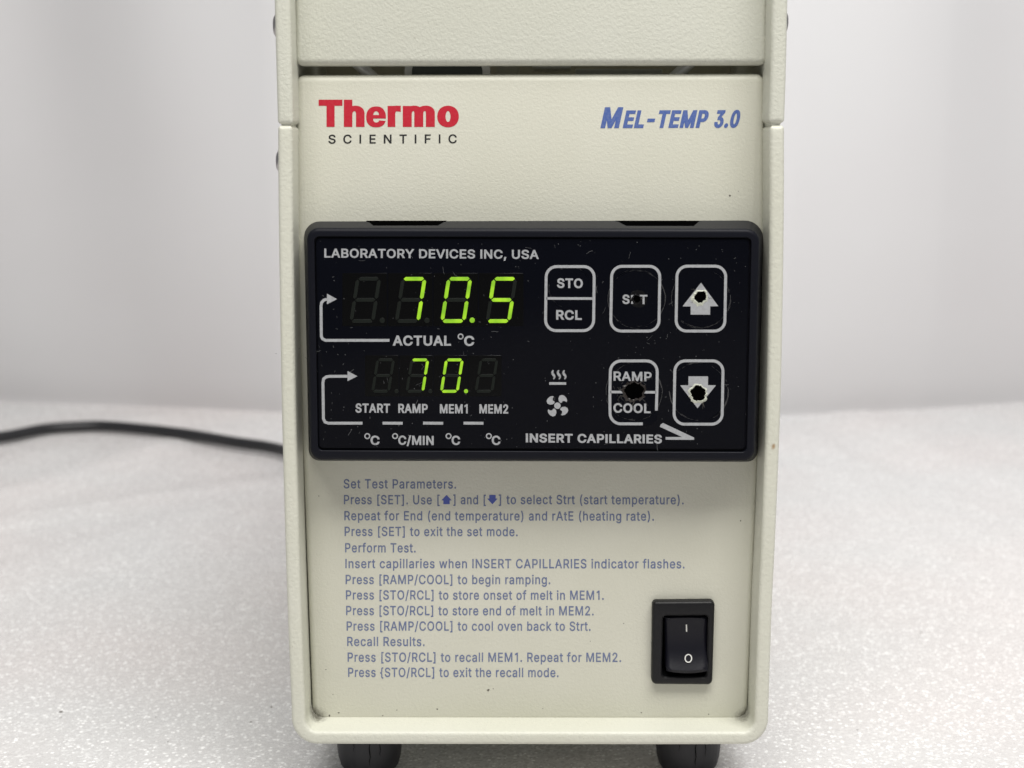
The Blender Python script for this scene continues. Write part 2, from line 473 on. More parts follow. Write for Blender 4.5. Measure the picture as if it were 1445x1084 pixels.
# ---------------------------------------------------------------- lettering: letter outlines filled by winding number
GLYPHS = """(273|89,207 90,235 92,264 96,293 101,324 107,354 114,384 122,413 132,441 142,468 153,494 164,517 177,539 236,539 223,512 212,485 201,457 191,428 182,399 174,370 167,342 161,313 157,285 154,258 152,232 151,207 152,184 154,161 156,138 160,115 165,91 172,67 179,42 188,16 198,-10 209,-38 222,-66 236,-96 177,-96 156,-59 139,-21 124,16 111,55 102,93 95,131 90,169
)273|37,-96 52,-66 64,-37 76,-9 86,18 95,44 102,69 108,93 113,116 117,139 120,162 121,184 122,207 121,232 119,258 116,285 112,313 106,342 99,370 91,399 82,428 73,457 62,485 50,512 37,539 97,539 109,517 121,494 131,468 142,441 151,413 159,384 167,354 173,323 178,293 181,264 183,235 184,207 183,168 178,130 171,92 161,53 149,15 134,-22 117,-59 97,-96
,188|38,-119 68,71 137,71 84,-119
-453|337,244 337,188 114,188 114,244
.188|95,-4 86,-4 78,-1 70,3 63,9 57,16 53,24 50,32 50,41 50,50 53,59 57,66 63,73 70,79 78,83 86,86 95,87 104,86 113,83 121,79 128,73 134,66 138,59 140,50 141,41 140,32 138,24 134,16 128,9 121,3 113,-1 104,-4
/249|235,533 71,-76 14,-76 178,533
0453|227,-7 199,-5 174,1 151,11 130,24 111,41 95,62 80,86 69,113 60,144 53,178 49,214 48,254 49,294 53,330 60,364 69,395 81,422 95,447 112,467 130,484 151,498 174,508 200,514 227,516 254,514 279,508 302,498 323,484 342,467 358,447 372,422 384,395 393,364 400,330 404,294 405,254 404,214 400,178 393,144 384,113 373,86 359,62 342,41 323,24 302,11 279,1 254,-5;227,50 245,51 261,56 276,63 290,74 303,87 313,103 323,122 330,144 336,168 340,194 343,223 344,254 343,285 340,314 336,341 330,365 323,387 313,405 303,422 290,435 276,446 261,453 245,458 227,460 209,458 192,453 177,446 163,435 151,422 140,405 131,387 123,365 117,341 113,314 110,285 109,254 110,223 113,194 117,168 123,144 131,122 140,103 151,87 163,74 177,63 192,56 209,51
1453|76,0 76,55 391,55 391,0;276,509 276,0 212,0 212,448 209,448 86,358 86,427 198,509
2453|64,0 64,47 234,229 248,243 261,257 272,270 282,282 291,294 299,305 305,316 311,327 315,337 318,348 320,360 320,371 319,385 317,397 313,408 308,419 301,428 293,436 283,443 273,449 262,454 250,457 237,459 224,460 209,459 196,457 184,453 172,447 162,441 153,433 145,424 139,413 134,402 130,390 128,376 127,362 66,362 67,384 71,405 77,424 86,442 98,459 111,473 126,486 143,496 162,505 182,511 203,514 225,516 247,514 268,511 288,505 306,497 323,486 337,474 350,461 361,445 370,428 376,411 380,392 381,372 380,358 378,345 375,331 371,318 365,304 357,290 347,275 336,259 322,241 306,223 288,202 267,180 153,60 153,57 389,57 389,0
3453|218,-7 195,-6 173,-3 152,2 133,10 114,19 98,30 83,43 70,57 60,74 52,91 46,111 44,132 109,132 111,119 115,107 120,97 126,87 134,78 144,71 154,64 165,59 178,55 191,52 204,50 219,50 234,51 248,53 262,56 275,61 287,67 297,74 307,83 315,93 321,104 325,116 328,130 329,145 328,158 326,172 322,184 316,196 308,207 299,217 288,226 275,234 260,240 242,244 223,247 201,248 157,248 157,299 288,448 288,452 70,452 70,509 372,509 372,461 211,278 211,289 239,290 264,288 287,284 308,276 327,265 344,253 359,239 371,222 381,205 387,186 392,166 393,145 392,123 387,103 380,84 370,66 358,50 344,36 327,23 309,12 288,4 266,-2 243,-6
A479|16,0 201,509 276,509 463,0 395,0 287,302 282,317 276,334 270,352 264,372 257,394 250,420 241,447 232,478 245,478 236,447 228,419 220,393 213,371 206,351 201,333 195,317 191,302 85,0;110,142 110,199 370,199 370,142
B456|60,0 60,509 241,509 266,508 289,504 310,499 329,491 345,481 359,469 371,456 381,442 388,426 394,410 397,392 398,374 397,358 395,344 392,331 387,320 380,310 373,301 365,293 356,286 347,280 336,275 326,270 315,267 315,262 327,261 339,257 351,252 363,245 374,237 385,227 394,216 402,203 409,189 414,173 417,155 418,136 417,117 413,100 408,83 400,67 390,52 377,39 362,28 344,18 324,10 301,4 275,1 247,0;125,57 245,57 272,58 296,63 315,70 330,80 341,92 349,105 354,120 355,137 355,149 352,161 348,173 342,184 335,194 327,203 317,211 306,218 293,224 279,228 264,230 248,231 125,231;125,285 238,285 252,286 265,288 277,291 288,296 299,302 308,309 316,317 323,326 329,337 333,348 335,359 336,372 334,388 330,403 323,417 313,429 299,439 283,446 263,450 240,452 125,452
C510|267,-7 235,-5 205,1 177,11 150,25 126,42 104,63 86,88 70,115 57,146 48,179 42,215 40,254 42,293 48,329 57,362 70,393 86,421 104,445 126,466 150,484 177,498 205,508 235,514 267,516 286,515 305,513 323,509 340,504 357,498 373,490 388,481 402,471 415,460 427,447 438,433 448,418 456,402 463,385 469,367 473,348 408,348 405,361 401,373 395,384 389,395 382,404 375,413 366,421 357,428 348,435 337,440 327,445 315,449 304,452 292,454 280,455 267,456 245,454 223,450 203,443 184,432 166,419 150,403 137,385 125,364 116,340 109,314 105,285 103,254 105,223 109,194 116,168 125,145 137,123 151,105 166,89 184,76 203,66 223,59 245,54 267,53 280,53 292,55 304,57 315,60 327,64 337,69 348,74 357,81 366,88 375,96 382,105 389,114 395,125 401,136 405,148 408,160 473,160 469,142 463,124 457,107 448,91 438,76 428,62 416,49 402,38 388,28 373,19 357,11 341,5 323,0 305,-4 286,-6
D502|219,0 96,0 96,57 215,57 244,58 272,63 296,70 318,81 337,94 354,110 368,128 379,149 388,172 394,198 398,226 399,255 398,285 394,312 388,337 379,361 368,381 354,399 338,415 320,428 299,438 275,446 249,450 221,452 93,452 93,509 225,509 261,507 294,501 325,492 353,478 377,461 399,441 418,418 433,391 446,361 455,329 460,293 462,255 460,217 455,181 446,149 433,119 417,92 398,68 376,48 351,31 322,17 291,8 256,2;125,509 125,0 60,0 60,509
E418|60,0 60,509 372,509 372,452 125,452 125,286 355,286 355,229 125,229 125,57 375,57 375,0
F410|60,0 60,509 369,509 369,452 125,452 125,278 346,278 346,221 125,221 125,0
I300|31,0 31,57 118,57 118,452 31,452 31,509 269,509 269,452 183,452 183,57 269,57 269,0
L393|60,0 60,509 125,509 125,57 361,57 361,0
M628|60,0 60,509 152,509 277,187 287,159 299,123 311,84 322,49 307,49 318,83 330,121 342,158 352,187 476,509 568,509 568,0 504,0 504,291 504,327 505,369 506,413 507,457 513,457 509,445 505,433 502,421 498,409 482,363 467,322 456,291 342,0 286,0 170,291 159,321 145,361 129,408 112,457 119,457 120,416 121,372 122,328 122,291 122,0
N523|60,0 60,509 136,509 343,183 347,176 352,169 357,160 363,151 369,141 375,130 381,119 388,107 394,94 401,82 407,68 414,55 405,54 403,68 402,81 401,95 401,108 400,121 400,134 399,146 399,157 399,195 399,509 463,509 463,0 387,0 202,290 177,331 171,342 164,354 156,367 148,381 108,452 119,454 122,384 124,328 125,291 125,0
O533|267,-7 235,-5 205,1 177,11 150,25 126,42 105,63 86,88 70,115 57,146 48,179 42,215 40,254 42,293 48,329 57,362 70,393 86,421 105,445 126,466 150,484 177,498 205,508 235,514 267,516 299,514 329,508 357,498 384,484 408,466 429,445 448,421 464,393 477,362 486,329 491,293 493,254 491,215 486,179 477,146 464,115 448,88 429,63 408,42 384,25 357,11 329,1 299,-5;267,53 289,54 310,59 330,66 349,76 367,89 383,105 396,123 408,144 418,168 425,194 429,223 430,254 429,286 425,314 418,341 408,365 396,386 383,404 367,420 349,433 330,443 310,450 289,454 267,456 245,454 223,450 203,443 184,433 167,420 151,404 137,385 125,364 116,340 109,314 105,285 103,254 105,223 109,194 116,168 125,144 137,123 151,105 167,89 184,76 203,66 223,59 245,54
P444|60,0 60,509 235,509 263,507 289,503 312,497 332,487 350,476 366,462 379,447 390,430 398,411 404,391 407,370 409,348 407,325 404,304 398,284 390,265 379,248 366,233 350,219 332,207 312,198 289,191 263,187 235,186 109,186 109,242 233,242 252,243 269,246 284,250 297,256 308,264 318,272 327,282 333,294 338,306 342,319 344,333 344,348 344,362 342,376 338,389 333,402 326,413 318,423 308,431 297,439 284,444 268,449 251,451 232,452 125,452 125,0
R449|60,0 60,509 236,509 264,507 290,504 313,497 333,489 351,478 367,465 380,450 390,433 399,415 405,395 408,374 409,352 408,330 405,309 399,290 390,271 380,255 367,240 351,228 333,217 312,209 289,203 264,199 236,198 96,198 96,255 234,255 252,256 269,258 284,262 298,267 309,273 319,281 327,290 334,300 339,312 342,324 344,338 345,352 344,367 342,380 339,393 334,405 327,415 319,425 309,433 298,440 284,445 269,449 252,451 233,452 125,452 125,0;353,0 230,229 303,229 428,0
S446|224,-9 197,-8 172,-4 149,1 128,9 108,19 91,31 76,45 64,60 54,77 46,96 41,115 38,137 104,137 107,123 110,110 116,98 123,88 132,79 142,71 154,64 166,59 180,55 194,52 209,50 224,49 241,50 257,52 272,55 286,60 299,66 311,74 321,82 329,92 336,102 341,114 345,126 346,139 345,151 342,161 338,171 332,179 325,186 316,193 307,199 296,205 284,209 272,214 259,218 245,222 184,239 154,249 128,260 105,274 86,289 71,307 60,326 54,348 52,372 53,393 58,413 65,431 75,448 87,463 102,476 119,488 138,498 158,506 180,511 203,514 227,516 252,514 275,511 296,505 316,498 334,488 351,476 365,463 377,449 387,433 394,415 399,397 401,378 337,378 334,396 326,412 316,426 302,437 286,447 267,453 247,457 225,459 209,458 194,456 180,452 167,448 156,442 145,435 136,427 129,418 123,409 118,398 116,387 115,376 116,363 119,352 124,342 131,334 139,326 148,319 158,313 169,308 180,304 191,300 202,296 212,293 264,279 276,276 287,272 299,268 312,264 324,258 336,252 347,245 359,238 369,229 379,220 387,209 395,198 401,185 405,171 407,155 408,139 407,118 403,99 396,81 386,64 374,48 360,34 343,21 323,11 302,2 278,-4 252,-8
T448|32,452 32,509 417,509 417,452 257,452 257,0 193,0 193,452
U517|259,-8 230,-7 203,-2 177,5 154,15 133,28 114,43 98,60 85,80 74,101 66,124 62,148 60,173 60,509 124,509 124,178 125,160 128,144 133,128 141,113 150,99 160,87 173,77 187,68 203,61 220,56 239,53 259,52 279,53 298,56 315,61 331,68 345,77 357,87 368,99 377,113 384,128 389,144 392,160 393,178 393,509 457,509 457,173 456,148 451,124 443,101 433,80 419,60 403,43 384,28 363,15 340,5 315,-2 288,-7
V479|204,0 16,509 84,509 192,206 197,192 203,176 209,158 215,137 222,115 230,89 239,61 248,31 235,31 244,62 252,90 260,115 267,138 274,158 279,176 285,192 290,206 395,509 463,509 278,0
Y472|203,0 203,208 16,509 91,509 192,344 200,331 208,318 215,305 222,292 229,279 236,264 243,248 250,230 224,230 231,248 237,265 244,280 251,293 258,306 265,318 273,331 280,344 381,509 455,509 268,208 268,0
[273|101,-96 101,539 236,539 236,487 160,487 160,-44 236,-44 236,-96
]273|37,-96 37,-44 113,-44 113,487 37,487 37,539 172,539 172,-96
a389|160,-9 142,-8 126,-5 110,-1 94,5 80,12 68,22 57,32 48,45 40,58 35,73 31,90 30,108 31,123 34,138 38,150 43,161 50,171 58,179 67,187 78,193 89,199 100,203 112,207 125,211 138,213 152,216 165,218 178,220 234,227 244,228 252,230 259,232 265,235 270,238 273,243 275,248 276,255 276,257 275,268 273,279 271,288 267,297 262,304 256,311 248,317 240,322 230,326 220,329 208,330 196,331 183,330 171,329 159,326 149,322 140,318 132,313 124,307 118,301 112,294 107,288 103,281 100,274 41,291 48,308 57,322 67,335 79,346 91,355 104,364 118,370 133,375 148,379 163,382 179,384 194,384 204,384 215,383 227,382 239,379 251,376 263,372 275,367 286,360 296,353 306,343 315,333 322,320 329,306 333,290 336,272 337,251 337,0 277,0 277,52 272,52 269,45 264,38 258,32 252,25 244,18 236,12 226,6 215,1 203,-3 190,-6 176,-8;170,45 187,46 202,49 216,53 228,59 239,66 248,74 257,83 263,93 269,104 272,115 275,126 276,138 276,190 273,188 270,186 265,184 259,182 253,180 246,179 239,177 231,176 200,171 175,168 165,166 154,164 144,162 134,159 125,155 117,150 110,145 103,139 98,132 95,124 93,115 92,105 92,95 94,87 98,79 102,72 107,66 114,61 121,56 130,52 139,49 149,47 159,46
b424|229,-8 213,-7 198,-5 184,-1 172,4 162,10 153,17 145,24 138,31 132,39 127,46 122,53 118,59 112,59 112,0 53,0 53,509 114,509 114,319 118,319 122,325 127,331 132,338 137,346 144,353 152,360 161,367 171,373 183,378 197,381 212,384 229,384 252,383 274,378 294,371 313,361 330,347 345,332 359,313 370,293 379,270 385,245 389,218 390,189 389,160 385,133 379,108 370,84 359,64 346,45 330,29 313,16 294,5 274,-2 252,-7;220,47 237,48 253,51 267,57 279,66 291,76 301,88 309,101 316,117 321,133 325,151 327,170 328,189 327,209 325,227 321,245 316,261 309,276 301,290 291,301 280,311 267,319 253,325 237,329 220,330 203,329 188,325 174,320 161,312 150,302 140,291 132,278 125,263 120,247 116,229 113,210 113,189 113,169 116,150 120,132 125,115 132,100 140,86 150,75 162,65 174,57 188,51 204,48
c396|207,-8 182,-7 159,-2 137,6 117,16 98,30 82,46 68,64 56,85 46,108 40,133 36,159 34,187 36,216 40,243 46,268 56,291 68,312 82,330 98,346 117,360 137,371 159,378 182,383 207,384 221,384 234,383 247,380 260,377 272,373 284,368 295,362 305,356 315,349 324,341 332,332 340,322 347,312 353,301 358,289 362,277 303,262 301,269 298,276 294,283 290,289 286,295 281,301 276,306 270,311 264,315 257,319 250,322 242,325 234,327 226,329 217,329 207,330 189,329 173,325 158,319 145,310 134,300 124,287 115,274 108,258 103,242 99,224 97,206 96,187 97,169 99,151 103,134 108,117 115,102 124,89 134,76 145,66 158,57 173,51 189,48 207,46 217,47 226,48 234,49 243,52 250,54 258,58 264,62 271,66 277,71 282,76 287,82 292,89 296,95 299,102 302,110 304,117 363,102 359,90 354,78 348,67 341,56 334,46 325,37 316,29 306,21 296,15 285,9 273,4 261,-1 248,-4 235,-6 221,-8
d424|195,-8 172,-7 151,-2 130,5 111,16 94,29 79,45 66,64 55,84 46,108 39,133 35,160 34,189 35,218 39,245 46,270 55,293 66,313 79,332 95,347 112,361 131,371 151,378 173,383 196,384 213,384 228,381 241,378 253,373 263,367 272,360 280,353 287,346 293,338 298,331 303,325 306,319 311,319 311,509 372,509 372,0 313,0 313,59 307,59 303,53 298,46 293,39 287,31 280,24 272,17 263,10 252,4 241,-1 227,-5 212,-7;205,47 221,48 236,51 250,57 263,65 274,75 284,86 293,100 299,115 305,132 309,150 311,169 312,189 311,210 309,229 305,247 300,263 293,278 284,291 275,302 263,312 251,320 237,325 221,329 205,330 187,329 172,325 157,319 145,311 133,301 124,290 115,276 108,261 103,245 99,227 97,209 96,189 97,170 99,151 103,133 109,117 115,101 124,88 134,76 145,66 158,57 172,51 188,48
e404|212,-8 185,-7 161,-2 138,6 117,16 98,30 82,46 68,64 56,85 46,108 40,132 35,159 34,187 35,215 39,242 46,267 55,290 67,311 81,329 97,346 115,359 135,370 157,378 180,383 205,384 221,384 236,382 251,379 266,374 280,368 294,361 307,351 319,341 331,329 341,315 350,299 357,282 363,263 368,242 370,219 371,194 371,169 75,169 75,221 338,221 310,202 309,220 307,237 303,254 298,269 291,282 283,294 273,305 263,314 250,321 237,326 222,329 205,330 189,329 173,326 159,321 146,313 135,304 125,294 116,282 109,270 103,256 99,241 97,226 96,211 96,178 97,157 100,139 104,122 110,106 118,92 128,80 139,70 151,61 165,55 179,50 195,47 212,46 224,47 234,48 244,50 254,53 263,56 271,61 278,66 285,73 292,80 297,88 302,96 306,105 365,91 360,77 353,63 345,51 335,39 324,29 311,19 298,11 283,4 266,-1 249,-5 231,-7
f253|228,379 228,327 6,327 6,379;81,0 81,432 82,447 84,461 89,474 96,486 104,496 113,505 124,513 135,519 148,524 161,527 174,529 187,530 197,530 207,529 215,528 222,527 229,525 234,524 239,522 243,521 227,468 215,472 211,473 206,473 200,474 195,474 182,473 171,470 162,466 154,460 149,452 145,443 142,431 142,419 142,0
g425|207,-151 187,-150 168,-148 150,-144 134,-140 119,-134 105,-127 93,-119 82,-110 73,-101 64,-91 57,-80 51,-69 101,-41 106,-47 110,-53 116,-59 122,-66 128,-72 136,-78 145,-83 154,-88 165,-92 178,-95 192,-97 207,-97 229,-96 249,-92 267,-85 282,-75 295,-62 304,-47 310,-28 311,-6 311,68 306,68 302,62 298,56 293,49 287,41 280,34 272,28 263,21 252,16 241,11 227,8 212,5 195,5 173,6 152,10 132,17 113,27 95,39 80,53 67,71 55,90 46,112 39,136 35,163 34,191 35,220 39,246 46,271 55,293 66,314 80,332 95,347 112,361 131,371 152,378 173,383 196,384 213,384 228,382 242,378 253,373 264,367 273,360 281,353 288,346 294,338 299,331 304,325 308,319 313,319 313,379 372,379 372,-9 371,-32 367,-54 360,-73 350,-90 338,-104 324,-117 308,-127 291,-136 271,-142 251,-147 229,-150;205,59 222,60 237,63 251,68 264,75 275,84 285,95 293,107 300,121 305,137 309,154 312,172 312,193 312,212 309,231 305,248 300,264 293,278 285,291 275,303 264,312 251,320 237,325 222,329 205,330 188,329 172,325 158,320 145,312 134,302 124,290 115,277 109,262 103,246 99,229 97,212 96,193 97,173 99,155 103,138 109,123 116,108 124,96 134,85 145,76 158,68 172,63 188,60
h410|114,227 114,0 53,0 53,509 114,509 114,287 102,287 112,312 124,332 137,349 152,362 169,372 187,379 207,383 227,384 246,383 264,380 280,376 295,369 309,360 321,349 332,336 341,321 348,304 353,285 356,264 357,240 357,0 296,0 296,235 295,256 290,275 283,291 273,304 260,315 246,323 229,328 210,329 197,328 184,326 172,322 161,317 150,311 141,303 133,293 126,283 121,271 117,257 114,243
i166|53,0 53,379 114,379 114,0;84,443 75,444 67,446 60,449 54,455 48,461 44,468 42,475 41,483 42,491 44,499 48,506 54,512 60,517 67,521 75,523 84,524 92,523 100,521 107,517 114,512 119,506 123,499 126,491 126,483 126,475 123,468 119,461 114,455 107,449 100,446 92,444
k380|110,137 110,212 121,212 284,379 360,379 184,199 177,199;53,0 53,509 114,509 114,0;294,0 148,186 191,229 372,0
l189|139,-2 119,-1 101,3 86,10 74,20 65,33 58,47 54,65 53,84 53,509 114,509 114,99 114,87 115,77 117,68 120,62 124,58 130,54 137,53 146,52 160,53 170,54 181,3 162,-1 156,-2 151,-2 145,-2
m610|53,0 53,379 112,379 112,295 108,295 112,310 118,323 125,335 132,346 141,355 151,363 161,370 172,376 183,380 195,384 207,386 219,386 239,385 257,380 273,372 287,361 299,347 309,331 316,314 321,295 312,295 317,308 322,321 329,332 337,343 347,353 357,361 368,369 381,375 394,380 407,383 422,385 437,386 453,385 468,383 483,378 497,372 510,364 522,354 532,342 541,328 548,313 553,296 556,276 557,255 557,0 496,0 496,254 494,273 490,289 483,302 473,313 460,321 447,326 433,329 419,330 406,330 395,328 384,324 374,320 365,314 358,307 351,299 345,290 341,280 338,270 336,259 335,247 335,0 274,0 274,260 273,275 269,288 262,301 253,311 242,320 229,326 215,329 199,330 188,330 178,328 168,325 158,320 148,314 140,307 132,299 126,289 121,278 117,266 114,253 114,238 114,0
n410|114,227 114,0 53,0 53,379 112,379 112,287 102,287 112,312 124,332 137,349 152,362 169,372 187,379 207,383 227,384 246,383 264,380 280,376 295,369 309,360 321,349 332,336 341,321 348,304 353,285 356,264 357,240 357,0 296,0 296,235 295,256 290,275 283,291 273,304 260,315 246,323 229,328 210,329 197,328 184,326 172,322 161,317 150,311 141,303 133,293 126,283 121,271 117,257 114,243
o415|207,-8 182,-7 159,-2 137,6 117,16 98,30 82,46 68,64 56,85 46,108 40,133 36,159 34,187 36,216 40,243 46,268 56,291 68,312 82,330 98,346 117,360 137,371 159,378 182,383 207,384 233,383 256,378 278,371 299,360 317,346 333,330 347,312 359,291 369,268 376,243 380,216 381,187 380,159 376,133 369,108 359,85 347,64 333,46 317,30 299,16 278,6 256,-2 233,-7;207,46 226,48 242,51 257,57 270,66 282,76 292,89 300,102 307,117 312,134 316,151 318,169 319,187 318,206 316,224 312,242 307,258 300,274 292,287 282,300 270,310 257,319 242,325 226,329 207,330 189,329 173,325 158,319 145,310 134,300 124,287 115,274 108,258 103,242 99,224 97,206 96,187 97,169 99,151 103,134 108,117 115,102 124,89 134,76 145,66 158,57 173,51 189,48
p424|53,-143 53,379 112,379 112,319 118,319 122,325 126,331 131,338 137,346 144,353 152,360 161,367 171,373 183,378 197,381 212,384 229,384 252,383 274,378 294,371 313,361 330,347 345,332 359,313 370,293 379,270 385,245 389,218 390,189 389,160 385,133 379,108 370,84 359,64 346,45 330,29 313,16 294,5 274,-2 252,-7 229,-8 213,-7 198,-5 184,-1 173,4 162,10 153,17 145,24 138,31 132,39 127,46 122,53 118,59 114,59 114,-143;220,47 237,48 253,51 267,57 279,66 291,76 301,88 309,101 316,117 321,133 325,151 327,170 328,189 327,209 325,227 321,245 316,261 309,276 301,290 291,301 280,311 267,319 253,325 237,329 220,330 203,329 188,325 174,320 161,312 150,302 140,291 132,278 125,263 120,247 116,229 113,210 113,189 113,169 116,150 120,132 125,115 132,100 140,86 150,75 162,65 174,57 188,51 204,48
r259|53,0 53,379 112,379 112,321 115,321 122,335 130,347 140,358 152,367 166,375 181,380 196,384 213,385 229,384 243,384 243,322 230,324 224,325 219,325 213,326 207,326 194,325 182,323 170,319 159,315 149,309 140,301 132,293 126,284 121,273 117,262 114,250 114,237 114,0
s365|182,-8 163,-7 145,-5 128,-2 112,3 98,10 84,18 72,27 62,38 53,50 45,63 40,78 36,94 94,107 99,92 105,79 114,69 124,60 136,54 150,49 165,46 181,45 200,46 217,50 232,55 244,62 255,71 262,81 267,91 268,103 267,112 265,121 260,129 254,136 246,142 237,147 225,151 212,155 149,170 125,177 104,186 87,196 72,208 61,222 53,237 48,255 47,274 48,290 51,305 57,319 65,332 75,343 87,354 100,363 115,370 131,377 149,381 167,384 187,384 206,384 223,381 239,378 254,372 267,366 279,358 290,349 299,339 307,328 314,316 319,303 324,290 268,277 264,288 258,298 251,307 243,316 232,323 219,328 205,331 187,333 171,332 156,329 143,324 131,317 121,308 114,299 110,289 109,277 110,267 112,258 117,250 124,243 133,237 144,232 157,227 172,223 229,209 254,202 275,194 292,183 306,171 317,158 325,142 330,125 331,107 330,90 326,75 321,61 312,47 302,35 290,24 276,15 260,6 242,0 223,-5 203,-7
t227|204,379 204,327 6,327 6,379;65,471 126,471 126,98 127,86 128,76 132,68 136,61 142,56 150,53 159,51 170,50 185,51 202,54 213,2 208,0 203,-1 198,-2 192,-3 186,-3 180,-4 174,-4 168,-4 145,-3 125,2 107,10 92,21 80,35 72,52 67,71 65,93
u410|182,-5 164,-4 146,-1 130,4 115,11 101,20 89,31 78,44 69,59 62,76 57,95 54,116 53,139 53,379 114,379 114,144 115,123 119,105 127,89 137,75 150,64 164,56 181,52 200,50 213,51 226,53 238,57 249,62 259,69 268,77 276,86 283,97 289,109 293,122 295,137 296,153 296,379 357,379 357,0 298,0 298,92 307,92 297,67 286,47 272,30 257,17 240,7 222,0 203,-4
v389|163,0 17,379 84,379 165,155 171,138 177,121 182,104 187,87 191,70 196,53 201,37 206,21 184,21 189,37 194,53 198,70 203,87 207,104 213,121 218,138 224,155 305,379 371,379 226,0
w567|138,0 23,379 87,379 133,214 138,196 143,177 149,157 154,137 159,115 165,91 170,67 175,41 165,41 170,66 175,90 180,113 186,135 191,156 196,176 201,195 206,214 252,379 316,379 362,214 366,196 371,176 376,157 382,136 387,114 392,91 397,67 402,41 391,41 397,66 402,90 408,113 413,135 418,156 423,176 429,195 434,214 480,379 545,379 429,0 368,0 319,172 305,225 301,239 297,252 294,266 291,280 277,338 291,338 277,280 263,225 259,211 255,198 252,185 248,172 199,0
x378|21,0 171,218 171,171 29,379 100,379 147,306 156,292 164,279 172,266 179,253 186,241 193,229 200,217 207,206 175,206 183,217 190,229 196,241 202,253 209,266 216,279 224,292 233,306 282,379 352,379 209,169 209,214 358,0 287,0 231,85 222,99 214,112 207,124 200,136 193,148 187,159 180,171 173,182 205,182 198,171 191,159 185,148 178,136 172,124 165,112 157,99 148,85 91,0
{273|30,219 30,252 49,253 65,257 78,262 88,270 95,280 100,293 103,308 104,327 104,406 105,422 106,438 108,452 111,466 115,478 120,489 126,498 133,507 142,515 151,521 162,527 174,531 188,535 203,537 219,539 236,539 236,488 216,487 200,483 187,477 177,468 170,457 165,442 162,425 161,405 161,307 160,297 159,288 158,280 156,271 152,264 148,256 143,250 136,244 128,238 119,233 109,229 96,226 83,223 67,221 49,220;236,-96 219,-95 203,-94 188,-92 174,-88 162,-84 151,-78 142,-72 133,-64 126,-55 120,-46 115,-35 111,-23 108,-9 106,5 105,21 104,38 104,116 103,135 100,151 95,164 88,174 78,181 65,187 49,190 30,191 30,224 49,224 67,223 83,221 96,218 109,214 119,210 128,205 136,199 143,193 148,186 152,179 156,171 158,163 159,154 160,145 161,136 161,39 162,18 165,1 170,-13 177,-25 187,-34 200,-40 216,-44 236,-45;30,191 30,253 90,253 90,191
 187|"""
G = {}
for line in GLYPHS.split('\n'):
    if not line:
        continue
    ch = line[0]
    adv, body = line[1:].split('|')
    G[ch] = (int(adv), [[tuple(map(int, p.split(','))) for p in c.split(' ')] for c in body.split(';')] if body else [])
G['\u025b'] = (1000, [[(480, -80), (478, 60), (455, 180), (410, 290), (330, 400), (220, 475), (80, 508), (-60, 508), (-210, 480), (-330, 405), (-420, 300), (-470, 170), (-488, 30), (-485, -120), (-450, -260), (-380, -370), (-280, -450), (-150, -500), (0, -512), (150, -500), (280, -450), (380, -370), (440, -270), (465, -200), (140, -175), (125, -225), (80, -265), (10, -280), (-60, -270), (-110, -230), (-140, -170), (-148, -80)],
                     [(-146, 90), (-128, 180), (-80, 250), (0, 278), (80, 250), (125, 180), (138, 90)]])
G['I'] = (176, [[(56, 0), (56, 509), (120, 509), (120, 0)]])
G['l'] = (166, [[(53, 0), (53, 509), (113, 509), (113, 0)]])
G['1'] = (380, [[(276, 509), (276, 0), (212, 0), (212, 430), (205, 426), (96, 380), (96, 432), (218, 509)]])
CACHE = {}


def glyph(ch, sx, sy, wx, wy):
    """filled letter in pixels, stems thickened by wx, wy on each side"""
    key = (ch, round(sx, 3), round(sy, 3), wx, wy)
    if key in CACHE:
        return CACHE[key]
    adv, cs = G[ch]
    fat = []
    for c in cs:
        pts = [(x * sx / 1000, y * sy / 1000) for x, y in c]
        n = len(pts)
        o = []
        for i in range(n):
            p = Vector(pts[i]); a = Vector(pts[i - 1]); b = Vector(pts[(i + 1) % n])
            e1 = (p - a).normalized(); e2 = (b - p).normalized()
            n1 = Vector((-e1.y, e1.x)); n2 = Vector((-e2.y, e2.x))
            mm = n1 + n2
            if mm.length < 0.2:
                mm = n1
            mm.normalize()
            k = 1 / max(0.55, mm.dot(n1))
            o.append((p.x + mm.x * k * wx, p.y + mm.y * k * wy))
        fat.append(o)
    vs, es = [], []
    for c in fat:
        b = len(vs)
        vs += [Vector(p) for p in c]
        es += [(b + i, b + (i + 1) % len(c)) for i in range(len(c))]
    if not vs:
        CACHE[key] = ([], [], adv * sx / 1000)
        return CACHE[key]
    ov, oe, of, *_ = delaunay_2d_cdt(vs, es, [], 0, 1e-5)
    V = np.array([(v.x, v.y) for v in ov])
    keep = []
    if len(of):
        Fc = np.array([f for f in of])
        cen = V[Fc].mean(axis=1)
        wn = np.zeros(len(cen))
        for c in fat:
            A = np.array(c); B = np.roll(A, -1, axis=0)
            for (ax, ay), (bx, by) in zip(A, B):
                up = (ay <= cen[:, 1]) & (by > cen[:, 1]); dn = (ay > cen[:, 1]) & (by <= cen[:, 1])
                side = (bx - ax) * (cen[:, 1] - ay) - (cen[:, 0] - ax) * (by - ay)
                wn += (up & (side > 0)).astype(float) - (dn & (side < 0)).astype(float)
        keep = [tuple(f) for f, k in zip(of, wn) if abs(k) > 0.5]
    CACHE[key] = ([(v.x, v.y) for v in ov], keep, adv * sx / 1000)
    return CACHE[key]


